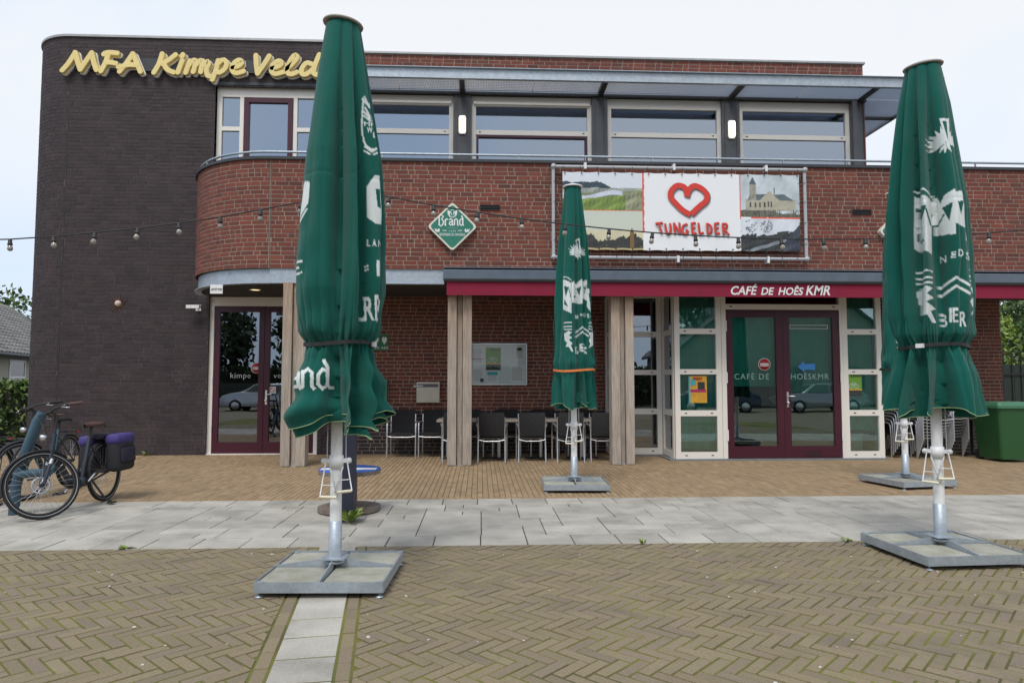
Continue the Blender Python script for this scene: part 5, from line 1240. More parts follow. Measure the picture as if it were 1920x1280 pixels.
for i, x_ in enumerate((-.20, .52, 1.25, 1.95)):
    chair(x_, 13.28, random.uniform(-.05, .05), ['black wicker armchair at the wall side of the tables, behind the middle pillar', 'black wicker armchair at the wall side of the tables, under the notice board', 'black wicker armchair at the wall side of the tables, behind the orange-strapped parasol', 'black wicker armchair at the wall side of the tables, nearest the cafe window'][i], G1)
M_tt = mat('table_top_grey', (.30, .26, .23), .7, noise=.5, nscale=6, stretch=(1, 8, 1))
for i, x_ in enumerate((-.42, .36, 1.14, 1.92)):
    T_ = thing('terrace_table', ['grey topped terrace table behind the middle wooden pillar', 'grey topped terrace table in front of the notice board', 'grey topped terrace table behind the orange-strapped parasol', 'grey topped terrace table beside the cafe window pillar'][i], 'table', (x_, 12.80, 0), 0, 'square terrace tables')
    mb = MB(); mb.cham(-.36, .36, -.35, .35, .695, .735, .006); part('table_top', mb, M_tt, T_)
    mb = MB(); mb.tube([(0, 0, .03), (0, 0, .69)], .035, 10); part('column', mb, M_chrome, T_)
    mb = MB(); mb.box(-.30, .30, -.03, .03, .006, .03); mb.box(-.03, .03, -.30, .30, .0065, .0305); part('foot', mb, M_black, T_)
G2 = 'stacked wicker chairs beside the cafe window'
for sx_, sy_, nn, rz, nm in ((7.93, 12.95, 8, R(20), 'chair stack next to the cafe window frame'), (8.42, 12.62, 7, R(-8), 'chair stack between the two parasol poles'), (9.0, 13.0, 7, R(-12), 'chair stack nearest the green bin')):
    for k in range(nn):
        pos = 'bottom chair of the ' if k == 0 else 'topmost chair of the ' if k == nn - 1 else ['second', 'third', 'fourth', 'fifth', 'sixth', 'seventh'][k - 1] + ' chair from the floor in the '
        q = Vector((0, -.042 * k, 0)); q.rotate(Matrix.Rotation(rz, 3, 'Z')); chair(sx_ + q.x, sy_ + q.y, rz, pos + nm, G2, .058 * k, .02)
fb = thing('folded_table', 'dark pedestal table with tipped top standing between stacked chairs and green bin', 'table', (9.62, 13.0, 0))
mb = MB(); mb.box(-.34, .34, -.34, .34, .70, .725); part('table_top', mb, mat('brown_top', (.14, .075, .04), .6), fb); mb = MB(); mb.tube([(0, 0, .03), (0, 0, .70)], .03, 10); part('column', mb, M_black, fb)
mb = MB()
for a in range(4): mb.M = Matrix.Rotation(a * math.pi / 2 + .5, 4, 'Z'); mb.prism([(.0, .012), (.30, .008), (.30, .022), (0, .06)], -.022, .022, 'y')
part('foot', mb, M_black, fb)
# wheelie bin
wb = thing('wheelie_bin', 'large dark green wheelie bin at the end of the terrace', 'bin', (9.55, 12.05, 0)); M_bin = mat('bin_green', (.018, .085, .024), .5, noise=.3, nscale=3, col2=(.018, .085, .025)); M_bin2 = mat('bin_lid_green', (.05, .17, .09), .45)
def taper(mb, a, b_, z0, z1, r0=.05):
    def rr_(w, d, z, r): return [(sx * (w / 2 - r) + r * math.cos(R(q + j * 30)), sy * (d / 2 - r) + r * math.sin(R(q + j * 30)), z) for sx, sy, q in ((1, 1, 0), (-1, 1, 90), (-1, -1, 180), (1, -1, 270)) for j in range(4)]
    A_ = rr_(*a, z0, r0); B_ = rr_(*b_, z1, r0); n_ = 16
    mb.add(A_ + B_, [tuple(range(n_))[::-1], tuple(range(n_, 2 * n_))] + [(i, (i + 1) % n_, n_ + (i + 1) % n_, n_ + i) for i in range(n_)])
mb = MB(); taper(mb, (.62, .58), (.78, .72), .05, .96); part('body', mb, M_bin, wb); mb = MB(); taper(mb, (.84, .78), (.84, .78), .955, 1.0, .04); taper(mb, (.82, .76), (.76, .70), 1.0, 1.06, .05); part('lid', mb, M_bin2, wb)
for s_ in (-1, 1):
    mb = MB(); mb.lathe([(0, -.03), (.07, -.03), (.10, -.024), (.10, .024), (.07, .03), (0, .03)], (s_ * .25 - .02, .30, .10), 18, axis='x'); part('wheel', mb, M_black, wb)
mb = MB(); mb.tube([(-.36, .40, 1.0), (-.36, .46, 1.0), (.36, .46, 1.0), (.36, .40, 1.0)], .016, 8); part('handle', mb, M_bin2, wb)

# ------------------------------------------------------------------ bicycles and stand
M_spoke = mat('spoke_steel', (.55, .56, .58), .3, .9); M_tyre = mat('tyre_black', (.014, .014, .015), .75); M_refl = mat('reflective_stripe', (.42, .43, .45), .5); M_brown = mat('brown_leather', (.085, .040, .032), .6)
def ring(mb, c, R0, r, n=44, m=8, flat_=1.):
    vs = []
    for i in range(n):
        t = 2 * math.pi * i / n
        for j in range(m):
            p = 2 * math.pi * j / m; q = R0 + r * math.cos(p); vs.append((c[0] + q * math.cos(t), c[1] + r * math.sin(p) * flat_, c[2] + q * math.sin(t)))
    mb.add(vs, [(i * m + j, i * m + (j + 1) % m, ((i + 1) % n) * m + (j + 1) % m, ((i + 1) % n) * m + j) for i in range(n) for j in range(m)], 0, True)
def bicycle(loc, rz, steer, frame, label, panniers=None, grip=M_brown, lean=R(4), bag=None):
    """forward +x, rear hub above the origin"""
    K = thing('bicycle', label, 'bicycle', loc, rz, 'bicycles at the tube stand'); K.rotation_euler = (lean, 0, rz)
    rw_, wb_, hz = .352, 1.10, .352
    head0, head1 = Vector((.985, 0, .60)), Vector((.905, 0, .86)); axd = (head1 - head0).normalized()
    St = Matrix.Translation(head0) @ Matrix.Rotation(steer, 4, axd) @ Matrix.Translation(-head0)
    def wheel(name, c, M=None, disc=False):
        mb = MB(); mb.M = M; ring(mb, c, rw_ - .022, .022); w = part(name, mb, M_tyre, K)
        for sd_ in (-1, 1):
            mb = MB(); mb.M = M; ring(mb, (c[0], sd_ * .0165, c[2]), rw_ - .030, .0035, 44, 5); part('reflective_stripe', mb, M_refl, w)
        mb = MB(); mb.M = M; ring(mb, c, rw_ - .052, .011, 44, 6); part('rim', mb, M_black, w)
        mb = MB(); mb.M = M
        for k in range(28):
            a = 2 * math.pi * k / 28; b_ = a + (.35 if k % 2 else -.35); sd_ = .022 if k % 4 < 2 else -.022
            mb.tube([(c[0] + .03 * math.cos(b_), sd_, c[2] + .03 * math.sin(b_)), (c[0] + (rw_ - .055) * math.cos(a), 0, c[2] + (rw_ - .055) * math.sin(a))], .0016, 4, False)
        sp = part('spokes', mb, M_spoke, w); sp['kind'] = 'stuff'
        mb = MB(); mb.M = M; mb.lathe([(0, -.055), (.014, -.055), (.02, -.03), (.02, .03), (.014, .055), (0, .055)], c, 14, axis='y'); part('hub', mb, M_black, w)
        if disc:
            mb = MB(); mb.M = M
            ring(mb, (c[0], -.036, c[2]), .078, .011, 30, 6, .2)
            for k in range(8):
                a = k * .785; mb.tube([(c[0] + .02 * math.cos(a), -.036, c[2] + .02 * math.sin(a)), (c[0] + .07 * math.cos(a + .5), -.036, c[2] + .07 * math.sin(a + .5))], .005, 5)
            part('brake_disc', mb, M_spoke, w)
        mb = MB(); mb.M = M; vs = []
        rng_ = np.linspace(R(20), R(175), 22) if not disc else np.linspace(R(-5), R(140), 22)
        for a in rng_:
            a = math.pi - a if not disc else a
            for w_ in (-.03, -.02, 0, .02, .03): vs.append((c[0] + (rw_ + .016 - abs(w_) * .45) * math.cos(a), w_, c[2] + (rw_ + .016 - abs(w_) * .45) * math.sin(a)))
        mb.add(vs, [(i * 5 + j, i * 5 + j + 1, (i + 1) * 5 + j + 1, (i + 1) * 5 + j) for i in range(21) for j in range(4)], 0, True); part('mudguard', mb, M_black, K)
    wheel('rear_wheel', (0, 0, hz)); wheel('front_wheel', (wb_, 0, hz), St, True)
    BB = (.46, 0, .29)
    mb = MB(); mb.tube([tuple(head0 + (head1 - head0) * .35), (.86, 0, .56), (.70, 0, .36), BB], [.032, .036, .036, .034], 10); mb.tube([tuple(head0), tuple(head1)], .026, 10); mb.tube([BB, (.335, 0, .60), (.265, 0, .79)], .021, 10)
    for s_ in (-1, 1): mb.tube([BB, (.30, s_ * .05, .29), (0, s_ * .062, hz)], .012, 8); mb.tube([(.30, s_ * .02, .69), (.0, s_ * .062, hz)], .009, 8)
    mb.lathe([(0, -.05), (.05, -.05), (.055, 0), (.05, .05), (0, .05)], BB, 16, axis='y'); part('frame', mb, frame, K)
    mb = MB(); mb.tube([(.275, 0, .76), (.225, 0, .90)], .014, 8); part('seat_post', mb, M_black, K)
    mb = MB()
    vs = []; prof = [(-.12, .085, .915), (-.10, .10, .945), (-.03, .095, .952), (.05, .045, .948), (.12, .022, .945), (.155, .012, .935)]
    for x_, w_, z_ in prof:
        for j in range(9): u = -1 + j / 4; vs.append((.20 + x_, u * w_, z_ - .035 * abs(u) ** 3 + (.0 if abs(u) < 1 else -.015)))
    n0 = len(vs); vs += [(a, b_ * .8, .895) for a, b_, c_ in vs]
    fs = [(i * 9 + j, i * 9 + j + 1, (i + 1) * 9 + j + 1, (i + 1) * 9 + j) for i in range(5) for j in range(8)]
    mb.add(vs, fs + [tuple(n0 + q for q in f[::-1]) for f in fs] + [(i * 9, (i + 1) * 9, n0 + (i + 1) * 9, n0 + i * 9) for i in range(5)] + [((i + 1) * 9 + 8, i * 9 + 8, n0 + i * 9 + 8, n0 + (i + 1) * 9 + 8) for i in range(5)] + [(j + 1, j, n0 + j, n0 + j + 1) for j in range(8)], 0, True); part('saddle', mb, grip, K)
    # steering group
    hubf = Vector((wb_, 0, hz)); cr_ = head0 + (head0 - head1) * .02
    mb = MB(); mb.M = St
    for s_ in (-1, 1): mb.tube([tuple(cr_ + Vector((0, s_ * .058, 0))), tuple((cr_ + hubf) / 2 + Vector((0, s_ * .06, 0))), (hubf.x, s_ * .062, hubf.z)], [.017, .021, .016], 8)
    mb.tube([tuple(cr_ + Vector((0, -.07, 0))), tuple(cr_ + Vector((0, .07, 0)))], .022, 8); fk = part('fork', mb, frame if frame != M_black else M_tyre, K)
    mb = MB(); mb.M = St
    for s_ in (-1, 1): mb.tube([tuple(cr_ + Vector((0, s_ * .058, -.0))), tuple(cr_ + (hubf - cr_) * .22 + Vector((0, s_ * .059, 0)))], .0185, 8)
    part('stanchion', mb, M_chrome, fk)
    top = head1 + axd * .20; mb = MB(); mb.M = St; mb.tube([tuple(head1), tuple(top), tuple(top + Vector((.05, 0, .05)))], .017, 8); part('stem', mb, M_black, K)
    c_ = top + Vector((.05, 0, .05)); hbp = [c_ + Vector((-.20, -.30, .005)), c_ + Vector((-.06, -.27, .01)), c_ + Vector((.0, -.12, .01)), c_, c_ + Vector((0, .12, .01)), c_ + Vector((-.06, .27, .01)), c_ + Vector((-.20, .30, .005))]
    mb = MB(); mb.M = St; mb.tube(hbp, .012, 8); hb_ = part('handlebar', mb, M_black, K)
    for s_ in (0, 6):
        d_ = (hbp[s_] - hbp[1 if s_ == 0 else 5]); mb = MB(); mb.M = St; mb.tube([tuple(hbp[s_] - d_ * .85), tuple(hbp[s_] - d_ * .5), tuple(hbp[s_] + d_ * .05)], [.015, .019, .017], 10); part('grip', mb, grip, hb_)
        mb = MB(); mb.M = St; e = hbp[1 if s_ == 0 else 5]; mb.tube([tuple(e), tuple(e + Vector((.05, 0, -.02))), tuple(e + d_ * .6 + Vector((.06, 0, -.035)))], .005, 6); part('brake_lever', mb, M_chrome, hb_)
    mb = MB(); mb.M = St; mb.tube([tuple(hbp[2]), tuple(hbp[2] + Vector((.10, .04, -.02))), tuple(head1 + Vector((.08, .03, -.05))), tuple(cr_ + Vector((.05, 0, .03)))], .004, 5); mb.tube([tuple(hbp[4]), tuple(hbp[4] + Vector((.11, -.04, -.04))), tuple(head1 + Vector((.07, .0, -.08)))], .004, 5); cbl = part('cables', mb, M_black, K); cbl['kind'] = 'stuff'
    mb = MB(); mb.M = St; hl = head1 + Vector((.10, 0, -.02)); mb.lathe([(0, -.03), (.026, -.025), (.034, .03), (0, .032)], tuple(hl), 14, axis='x'); part('headlight', mb, M_chrome, K)
    # rack, chain case, cranks, stand
    mb = MB()
    for s_ in (-1, 1): mb.tube([(.20, s_ * .04, .745), (.0, s_ * .065, .75), (-.26, s_ * .055, .75)], .007, 6); mb.tube([(-.10, s_ * .065, .75), (0, s_ * .068, hz)], .006, 6)
    for x_ in (-.24, -.1, .05): mb.tube([(x_, -.06, .75), (x_, .06, .75)], .005, 6)
    part('luggage_rack', mb, M_black, K)
    mb = MB(); mb.prism([(.60, .24), (.60, .36), (.46, .40), (.05, .40), (-.03, .35), (.05, .31), (.40, .22)], -.075, -.055, 'y'); part('chain_case', mb, M_black, K)
    for s_, a in ((-1, -.6), (1, 2.54)):
        e = Vector((BB[0] + .17 * math.cos(a), s_ * .10, BB[2] + .17 * math.sin(a))); mb = MB(); mb.tube([(BB[0], s_ * .08, BB[2]), tuple(e)], .011, 8); cq = part('crank', mb, M_chrome, K); mb = MB(); mb.box(e.x - .045, e.x + .045, min(e.y, e.y + s_ * .10), max(e.y, e.y + s_ * .10), e.z - .012, e.z + .012); part('pedal', mb, M_black, cq)
    mb = MB(); mb.tube([(.33, .05, .28), (.26, .15, .06), (.22, .20, .012)], [.012, .011, .014], 8); mb.box(.19, .27, .17, .24, .0, .016); part('kickstand', mb, M_black, K)
    mb = MB(); mb.box(-.30, -.285, -.018, .018, .715, .745); part('rear_light', mb, M_sred, K)
    if panniers:
        mb = MB(); mb.cham(-.20, .16, -.06, .06, .755, .80, .02); part('pannier_bridge', mb, panniers[1], K)
        for s_ in (-1, 1):
            def blk(x0, x1, y0, y1, z0, z1, r=.035):
                mb = MB(); sec = []
                for z_, sh in ((z0, r), (z0 + r * .6, r * .2), (z0 + r * 1.6, 0), (z1 - r * 1.6, 0), (z1 - r * .5, r * .3), (z1, r)):
                    for a_, b_ in ((x0 + sh, y0 + sh + r), (x0 + sh + r, y0 + sh), (x1 - sh - r, y0 + sh), (x1 - sh, y0 + sh + r), (x1 - sh, y1 - sh - r), (x1 - sh - r, y1 - sh), (x0 + sh + r, y1 - sh), (x0 + sh, y1 - sh - r)): sec.append((a_, b_, z_))
                fs = [(i * 8 + j, i * 8 + (j + 1) % 8, (i + 1) * 8 + (j + 1) % 8, (i + 1) * 8 + j) for i in range(5) for j in range(8)] + [tuple(range(8))[::-1], tuple(range(40, 48))]
                mb.add(sec, fs, 0, True); return mb
            ya, yb_ = (.075, .235) if s_ > 0 else (-.235, -.075)
            P_ = part('pannier', blk(-.28, .10, ya, yb_, .34, .76), panniers[0], K)
            yo = (.232, .262) if s_ > 0 else (-.262, -.232); part('pocket', blk(-.24, .06, *yo, .44, .62, .012), panniers[1], P_)
            part('flap', blk(-.29, .11, ya - .006, yb_ + .006, .66, .785, .03), panniers[2], P_)
    return K
M_bk1 = mat('anthracite_bike_paint', (.030, .036, .050), .35, .3); M_bk2 = mat('petrol_bike_paint', (.035, .075, .095), .35, .3); M_bk3 = mat('black_bike_paint', (.02, .022, .025), .35, .3)
M_pur = mat('purple_fabric', (.060, .045, .20), .8, noise=.3, nscale=12, bump=.3, bscale=250); M_pdk = mat('dark_violet_fabric', (.022, .018, .038), .85); M_pdk2 = mat('black_fabric', (.02, .02, .025), .85)
bicycle((-4.46, 8.46, 0), R(-91), R(-42), M_bk1, 'black city bicycle with purple panniers and brown saddle, front wheel turned', (M_pdk2, M_pdk, M_pur))
bicycle((-5.55, 9.62, 0), R(-84), R(-30), M_bk2, 'petrol blue bicycle standing behind the purple pannier bicycle and the tube', None, M_black, R(3))
bicycle((-5.72, 8.42, 0), R(-90), R(20), M_bk3, 'dark bicycle at the edge of the picture, only handlebar showing', None, M_black, R(2))
bs = thing('bicycle_stand', 'thick petrol blue steel tube bicycle stand behind the turned front wheel', 'bicycle stand', (-4.90, 7.62, 0)); M_tubeb = mat('petrol_steel_tube', (.055, .105, .145), .42, .3, noise=.2, nscale=5)
mb = MB(); mb.tube([(-.06, 0, 0), (-.05, 0, .30), (.0, 0, .55), (.15, 0, 1.0), (.19, .02, 1.08)], .052, 16); part('post', mb, M_tubeb, bs)
mb = MB(); mb.tube([(-.03, -.01, .42), (.10, -.02, .44), (.30, -.05, .45), (.36, -.1, .46)], [.052, .045, .04, .035], 12); part('arm', mb, M_tubeb, bs)
mb = MB(); mb.tube([(.03 + .09 * math.cos(a), -.02 + .03 * math.sin(a), .62 + .10 * math.sin(a)) for a in np.linspace(0, 6.28, 20)], .012, 8); part('lock_loop', mb, M_black, bs)

# ------------------------------------------------------------------ vegetation
def leaf_cloud(mb, n, sampler, size, seed):
    r_ = np.random.default_rng(seed); P = sampler(r_, n)
    for p in P:
        a, b_, c_ = r_.normal(size=3), r_.normal(size=3), 0
        a /= np.linalg.norm(a); b_ -= a * (a @ b_); b_ /= np.linalg.norm(b_); s_ = size * (.6 + .8 * r_.random())
        a = a * s_; b_ = b_ * s_ * .55
        mb.add([tuple(p - a), tuple(p + b_ * .9 - a * .1), tuple(p + a), tuple(p - b_ * .9 - a * .1)], [(0, 1, 2, 3)], float(r_.random()))
def tree(name, label, cat, loc, h, cr, zc, rz_, n, size, seed, m, group=None, trunk=.16):
    T_ = thing(name, label, cat, loc, 0, group); r_ = np.random.default_rng(seed)
    mb = MB(); mb.tube([(0, 0, -.05), (.03, .02, h * .3), (-.04, .03, h * .6), (0, 0, h * .85)], [trunk, trunk * .8, trunk * .55, trunk * .2], 9); tk = part('trunk', mb, M_bark, T_)
    cl = []
    for k in range(16):
        t = r_.random() * 6.28; q = r_.random() ** .5; zz_ = zc + (r_.random() - .5) * 2 * rz_ * .8; f = math.sqrt(max(.05, 1 - ((zz_ - zc) / rz_) ** 2))
        cl.append((np.array([cr * q * f * .8 * math.cos(t), cr * q * f * .8 * math.sin(t), zz_]), cr * (.28 + .22 * r_.random())))
    mb = MB()
    for c_, r0 in cl[:8]: mb.tube([(0, 0, h * .35), tuple(c_ * np.array([.5, .5, .8])), tuple(c_)], [trunk * .4, trunk * .25, .02], 6)
    part('limbs', mb, M_bark, tk)
    def samp(rr, nn):
        out = []
        for i in range(nn):
            c_, r0 = cl[rr.integers(len(cl))]; d_ = rr.normal(size=3); d_ /= np.linalg.norm(d_); out.append(c_ + d_ * r0 * (rr.random() ** .35))
        return out
    mb = MB(); leaf_cloud(mb, n, samp, size, seed + 1); part('crown', mb, m, T_); return T_
def hedge(label, loc, L, W, H, n, size, seed, m, rz=0):
    Hd = thing('hedge', label, 'hedge', loc, rz)
    def samp(rr, nn):
        q = rr.random((nn, 3)); e = rr.integers(0, 3, nn); p = np.stack([(q[:, 0] - .5) * L, (q[:, 1] - .5) * W, q[:, 2] * H], 1)
        p[e == 0, 1] = -W / 2 + rr.normal(0, .06, (e == 0).sum()); p[e == 1, 2] = H + rr.normal(0, .06, (e == 1).sum()); return p
    mb = MB(); leaf_cloud(mb, n, samp, size, seed); part('foliage', mb, m, Hd)
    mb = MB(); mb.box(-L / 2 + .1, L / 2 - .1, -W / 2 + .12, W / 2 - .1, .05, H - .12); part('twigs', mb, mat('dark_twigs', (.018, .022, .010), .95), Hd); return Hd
M_hedge = mat('hedge_leaf', (.06, .11, .02), .55, tintcol=[(.035, .075, .014), (.055, .11, .02), (.10, .16, .03), (.17, .20, .04)], var=.25)
hedge('clipped green hedge in front of the tiled house beside the dark tower', (-13.6, 18.0, 0), 8, 1.0, 1.36, 6500, .075, 31, M_hedge)
# house on the left
Hs = thing('house', 'pale brick bungalow with grey tiled roof beyond the dark tower', 'house', (-17.5, 25.0, 0), R(12))
M_hw = mat('pale_house_brick', (.40, .37, .29), .85, noise=.3, nscale=6, col2=(.33, .30, .24), bump=.3, bscale=14, stretch=(1, 1, 12)); M_tile = mat('grey_roof_tile', (.17, .165, .155), .8, var=.2, noise=.5, nscale=3, col2=(.12, .12, .11))
# local frame: x towards the viewer side of the long wall, y along the wall
mb = MB(); mb.box(-6, 0, -9, 9, 0, 2.55); part('wall', mb, M_hw, Hs)
EX, EZ, RX, RZ = .45, 2.50, -3.0, 5.0
mb = MB(); mb.prism([(EX, EZ), (RX, RZ), (-6.45, EZ), (-6.3, EZ - .1), (RX, RZ - .16), (EX - .1, EZ - .1)], -9.4, 9.4, 'y'); mb.v = [(a, b_, c_) for a, b_, c_ in mb.v]; rf = part('roof', mb, M_tile, Hs)
sl = math.atan2(RZ - EZ, EX - RX); ln = math.hypot(RZ - EZ, EX - RX); cs_, ss_ = math.cos(sl), math.sin(sl)
def roofpt(s_, up_): return (EX - s_ * cs_ + up_ * ss_, EZ + s_ * ss_ + up_ * cs_)
rest = MB(); nrow = 17; tw = .30
tile_mesh = None; cnt = 0
for r_i in range(nrow):
    s0 = ln * r_i / nrow; s1 = ln * (r_i + 1) / nrow + .05
    y_ = -9.3
    while y_ < 9.2:
        prof = [(0, .012), (.06, .045), (.14, .05), (.20, .016), (tw - .004, .012)]
        vs = []
        for (d_, u_) in prof:
            a = roofpt(s0, u_ + .035); b2 = roofpt(s1, u_ + .004); vs += [(a[0], y_ + d_, a[1]), (b2[0], y_ + d_, b2[1])]
        a = roofpt(s0, 0.0); vs += [(a[0], y_, a[1]), (a[0], y_ + tw - .004, a[1])]
        fs = [(2 * i, 2 * i + 1, 2 * i + 3, 2 * i + 2) for i in range(4)] + [(10, 0, 2, 4, 6, 8, 11)]
        rest.add(vs, fs, random.random()); y_ += tw
o = part('roof_tiles', rest, M_tile, rf); o['kind'] = 'stuff'
mb = MB(); mb.tube([(EX + .06, -9.4, EZ - .06), (EX + .06, 9.4, EZ - .06)], .07, 8); part('gutter', mb, M_anth, rf)
mb = MB(); p_ = roofpt(ln * .78, .0); mb.tube([(p_[0], -3.2, p_[1] - .1), (p_[0], -3.2, p_[1] + .42)], .09, 10); part('roof_vent', mb, M_black, rf)
for yw in (-5.2, 1.9, 5.5):
    mb = MB(); mb.M = Matrix.Translation((0, 0, 0)); f_ = .07
    mb.box(-.02, .03, yw, yw + f_, .8, 2.3); mb.box(-.02, .03, yw + 1.4 - f_, yw + 1.4, .8, 2.3); mb.box(-.02, .03, yw + f_, yw + 1.4 - f_, 2.23, 2.3); mb.box(-.02, .03, yw + f_, yw + 1.4 - f_, .8, .87); mb.box(-.02, .03, yw + f_, yw + 1.4 - f_, 1.6, 1.66); wf_ = part('window', mb, M_white, Hs)
    mb = MB(); mb.box(.004, .012, yw + f_, yw + 1.4 - f_, .87, 2.23); part('pane', mb, mat('house_glass', (.03, .04, .05), .08, spec=.8), wf_)
tree('garden_tree', 'green tree rising behind the grey tiled roof', 'tree', (-22.2, 37, 0), 5.4, 2.6, 4.35, 1.9, 2600, .16, 41, M_leaf, 'trees beyond the house')
tree('garden_tree', 'leafy tree behind the tiled roof at the picture edge', 'tree', (-25.2, 38, 0), 5.4, 2.4, 4.4, 1.8, 2200, .16, 43, M_leaf, 'trees beyond the house')
# right side: fence, shrubs, trees
M_fence = mat('green_fence_panel', (.018, .035, .022), .6, noise=.4, nscale=5)
FNC = thing('fence', 'dark green panel fence with pointed bars beyond the brick pier', 'fence', (11.0, 16.3, 0))
for k in range(7):
    mb = MB(); mb.box(.55 * k, .55 * k + .535, -.015, .015, .05, 1.85 + .02 * (k % 2)); part('panel', mb, M_fence, FNC)
for k in range(17):
    mb = MB(); x_ = .02 + .235 * k; mb.box(x_ - .012, x_ + .012, -.04, -.017, 0, 2.1); mb.prism([(x_ - .03, 2.1), (x_ + .03, 2.1), (x_, 2.2)], -.04, -.018, 'y'); part('bar', mb, M_black, FNC)
for z_ in (.4, 1.6):
    mb = MB(); mb.box(0, 3.9, -.055, -.041, z_, z_ + .04); part('rail', mb, M_black, FNC)
M_shrub = mat('bright_shrub_leaf', (.14, .22, .035), .5, tintcol=[(.06, .12, .02), (.13, .22, .03), (.22, .30, .05), (.30, .36, .08)], var=.2)
tree('shrub', 'bright yellow green shrub behind the fence at the picture edge', 'shrub', (13.6, 18.2, 0), 2.6, 1.5, 2.15, 1.1, 3600, .085, 51, M_shrub, None, .08)
tree('garden_tree', 'tall grey green tree behind the bright shrub at the picture edge', 'tree', (17.5, 23.5, 0), 5.2, 2.3, 3.9, 2.0, 3000, .10, 53, M_leaf)
tree('garden_tree', 'dark tree behind the fence beside the brick pier', 'tree', (21.5, 26.0, 0), 5.0, 2.4, 3.0, 2.2, 2600, .12, 57, M_leafd)
# trees, hedge and parked cars across the street, mirrored in the glass
for i, (x_, y_, h_, cr_) in enumerate(((-12, -19, 7.2, 2.6), (-8.2, -17, 6.2, 2.4), (-4.6, -20, 8.2, 2.9), (-16, -18, 7.6, 3.0), (9.5, -22, 7.0, 2.6), (15, -20, 8, 3.0))):
    tree('street_tree', ['round street tree across the road mirrored in the entrance door', 'smaller street tree mirrored in the entrance door', 'tallest street tree mirrored beside the entrance pillar', 'wide street tree mirrored at the door edge', 'street tree mirrored in the cafe window', 'broad street tree mirrored at the far cafe window'][i], 'tree', (x_, y_, 0), h_, cr_, h_ * .6, h_ * .36, 1500, .24, 60 + i, M_leafd, 'trees across the street', .2)
hedge('long dark hedge across the street mirrored in the doors', (-6, -16.5, 0), 34, 1.2, 2.3, 3000, .2, 71, M_leafd, math.pi)
XH = thing('house', 'gabled house across the street mirrored in the cafe doors', 'house', (19.5, -17.0, 0))
mb = MB(); mb.prism([(-7.2, 0), (7.5, 0), (7.5, 3.4), (2.0, 7.6), (-2.0, 7.6), (-7.2, 3.4)], -6, 0, 'y'); part('wall', mb, mat('street_house_brick', (.26, .25, .22), .9, noise=.4, nscale=2), XH)
mb = MB(); mb.prism([(-7.6, 3.3), (-2.0, 7.75), (2.0, 7.75), (7.9, 3.3), (7.9, 3.1), (2.0, 7.55), (-2.0, 7.55), (-7.6, 3.1)], -6.3, .3, 'y'); part('roof', mb, M_anth, XH)
for x_ in (-5, -1, 3):
    mb = MB(); mb.box(x_, x_ + 1.6, .005, .03, 1, 2.4); part('window', mb, MATS['house_glass'], XH)
def car(loc, rz, paint, label):
    Cc = thing('parked_car', label, 'car', loc, rz, 'cars parked across the street'); N2 = 13
    body = [(-2.15, .30), (-2.2, .55), (-2.15, .80), (-1.9, .93), (-1.2, .98), (1.0, .98), (1.6, .92), (2.05, .78), (2.18, .55), (2.12, .28)]
    mb = MB(); n_ = len(body); vs = []
    for yq, k in ((-.88, .0), (-.80, .03), (.80, .03), (.88, .0)):
        for x_, z_ in body: vs.append((x_ * (1 if abs(yq) < .85 else .985), yq, z_ + (k if z_ > .7 else 0)))
    fs = [(i * n_ + j, i * n_ + j + 1, (i + 1) * n_ + j + 1, (i + 1) * n_ + j) for i in range(3) for j in range(n_ - 1)] + [tuple(range(n_))[::-1], tuple(range(3 * n_, 4 * n_))]
    mb.add(vs, fs, 0, True); part('body', mb, paint, Cc)
    gh = [(-1.75, .98), (-1.25, 1.38), (-.7, 1.46), (.15, 1.45), (.55, 1.38), (1.15, .98)]
    mb = MB(); vs = []
    for yq, k in ((-.78, 1), (-.60, 0), (.60, 0), (.78, 1)):
        for x_, z_ in gh: vs.append((x_, yq if z_ < 1.1 else yq * (.86 if k else 1), z_ - (.02 if k and z_ > 1.1 else 0)))
    m_ = len(gh); mb.add(vs, [(i * m_ + j, i * m_ + j + 1, (i + 1) * m_ + j + 1, (i + 1) * m_ + j) for i in range(3) for j in range(m_ - 1)] + [tuple(range(m_))[::-1], tuple(range(3 * m_, 4 * m_))], 0, True); part('cabin', mb, paint, Cc)
    gl_ = mat('car_glass', (.03, .035, .04), .05, spec=.8)
    for s_ in (-1, 1):
        for xa, xb, xc, xd in ((-1.45, -.95, -.28, -.28), (-.2, -.2, .45, .95)):
            mb = MB(); q = [(xa, s_ * .785, 1.0), (xd, s_ * .785, 1.0), (xc, s_ * .70, 1.37), (xb, s_ * .70, 1.37)]; mb.add(q, [(0, 1, 2, 3) if s_ < 0 else (3, 2, 1, 0)]); part('side_window', mb, gl_, Cc)
        for x_ in (-1.35, 1.35):
            mb = MB(); mb.lathe([(0, -.1), (.2, -.1), (.31, -.085), (.32, 0), (.31, .085), (.2, .1), (0, .1)], (x_, s_ * .80, .32), 20, axis='y'); w_ = part('wheel', mb, M_tyre, Cc)
            mb = MB(); mb.lathe([(0, -.115), (.2, -.108), (.21, -.08)] if s_ < 0 else [(.21, .08), (.2, .108), (0, .115)], (x_, s_ * .80, .32), 16, axis='y'); part('rim', mb, M_chrome, w_)
    mb = MB(); mb.add([(1.19, -.7, 1.0), (1.19, .7, 1.0), (.60, .58, 1.385), (.60, -.58, 1.385)], [(0, 1, 2, 3)]); part('windscreen', mb, gl_, Cc)
    for s_ in (-1, 1): mb = MB(); mb.box(2.02, 2.13, s_ * .72 - .14, s_ * .72 + .14, .62, .72); part('headlight', mb, M_chrome, Cc)
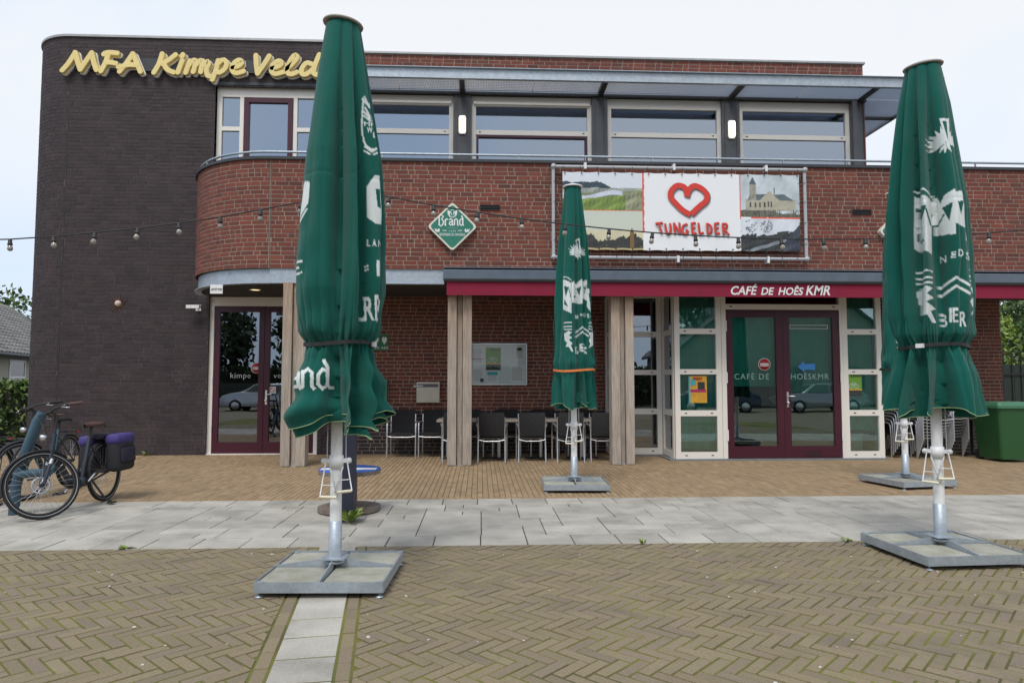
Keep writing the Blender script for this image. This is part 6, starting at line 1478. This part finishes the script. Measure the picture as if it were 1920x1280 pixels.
M_silver = mat('silver_car_paint', (.50, .53, .56), .25, .6); M_dcar = mat('dark_blue_car_paint', (.02, .03, .06), .2, .4)
car((-11.0, -8.5, -.06), R(180), M_silver, 'silver parked car mirrored in the entrance doors'); car((11.6, -9.0, -.06), R(180), M_dcar, 'dark blue parked car mirrored in the cafe door'); car((17.0, -9.0, -.06), R(180), mat('grey_car_paint', (.30, .32, .34), .25, .6), 'grey parked car mirrored in the right cafe door')
# ------------------------------------------------------------------ weeds and crumbs
def weed(loc, label, n, size, h, seed):
    r_ = np.random.default_rng(seed); mb = MB()
    for k in range(n):
        a = r_.random() * 6.28; l = size * (.5 + r_.random()); w = l * .22; d_ = np.array([math.cos(a), math.sin(a)]); z1 = h * (.3 + .9 * r_.random())
        mb.add([(0, 0, 0), (d_[0] * l * .55 - d_[1] * w, d_[1] * l * .55 + d_[0] * w, z1 * .8), (d_[0] * l, d_[1] * l, z1), (d_[0] * l * .55 + d_[1] * w, d_[1] * l * .55 - d_[0] * w, z1 * .8)], [(0, 1, 2, 3)], float(r_.random()))
    o = link('weed', mb.mesh('weed', M_shrub), None, loc); tag(o, label, 'weed', 'weeds in the paving joints'); return o
weed((-1.30, 7.05, 0), 'bright leafy weed at the foot of the dark blue mast', 30, .13, .14, 1)
weed((1.42, 5.97, 0), 'small grass tuft at the edge of the grey slabs', 12, .035, .05, 2)
weed((3.25, 6.0, 0), 'tiny moss tuft beside the right-hand parasol base', 12, .05, .03, 3)
weed((-3.0, 6.06, 0), 'flat green leaf rosette on the slab edge left of the strip', 12, .07, .015, 4)
weed((-6.45, 13.62, 0), 'small weed at the foot of the dark tower wall', 14, .07, .08, 5)
mb = MB()
for k in range(70):
    x_ = rng.uniform(-3.5, 5); y_ = rng.uniform(3.1, 6.0); s_ = rng.uniform(.003, .010); mb.M = Matrix.Translation((x_, y_, .003)) @ Matrix.Rotation(rng.random() * 6, 4, 'Z'); mb.cham(-s_, s_, -s_ * .7, s_ * .7, 0, s_ * .8, s_ * .3)
mb.M = None
o = link('grit', mb.mesh('grit', mat('pale_grit', (.55, .53, .48), .8))); o['kind'] = 'stuff'; o['label'] = 'pale grit crumbs scattered on the brown paving'; o['category'] = 'grit'
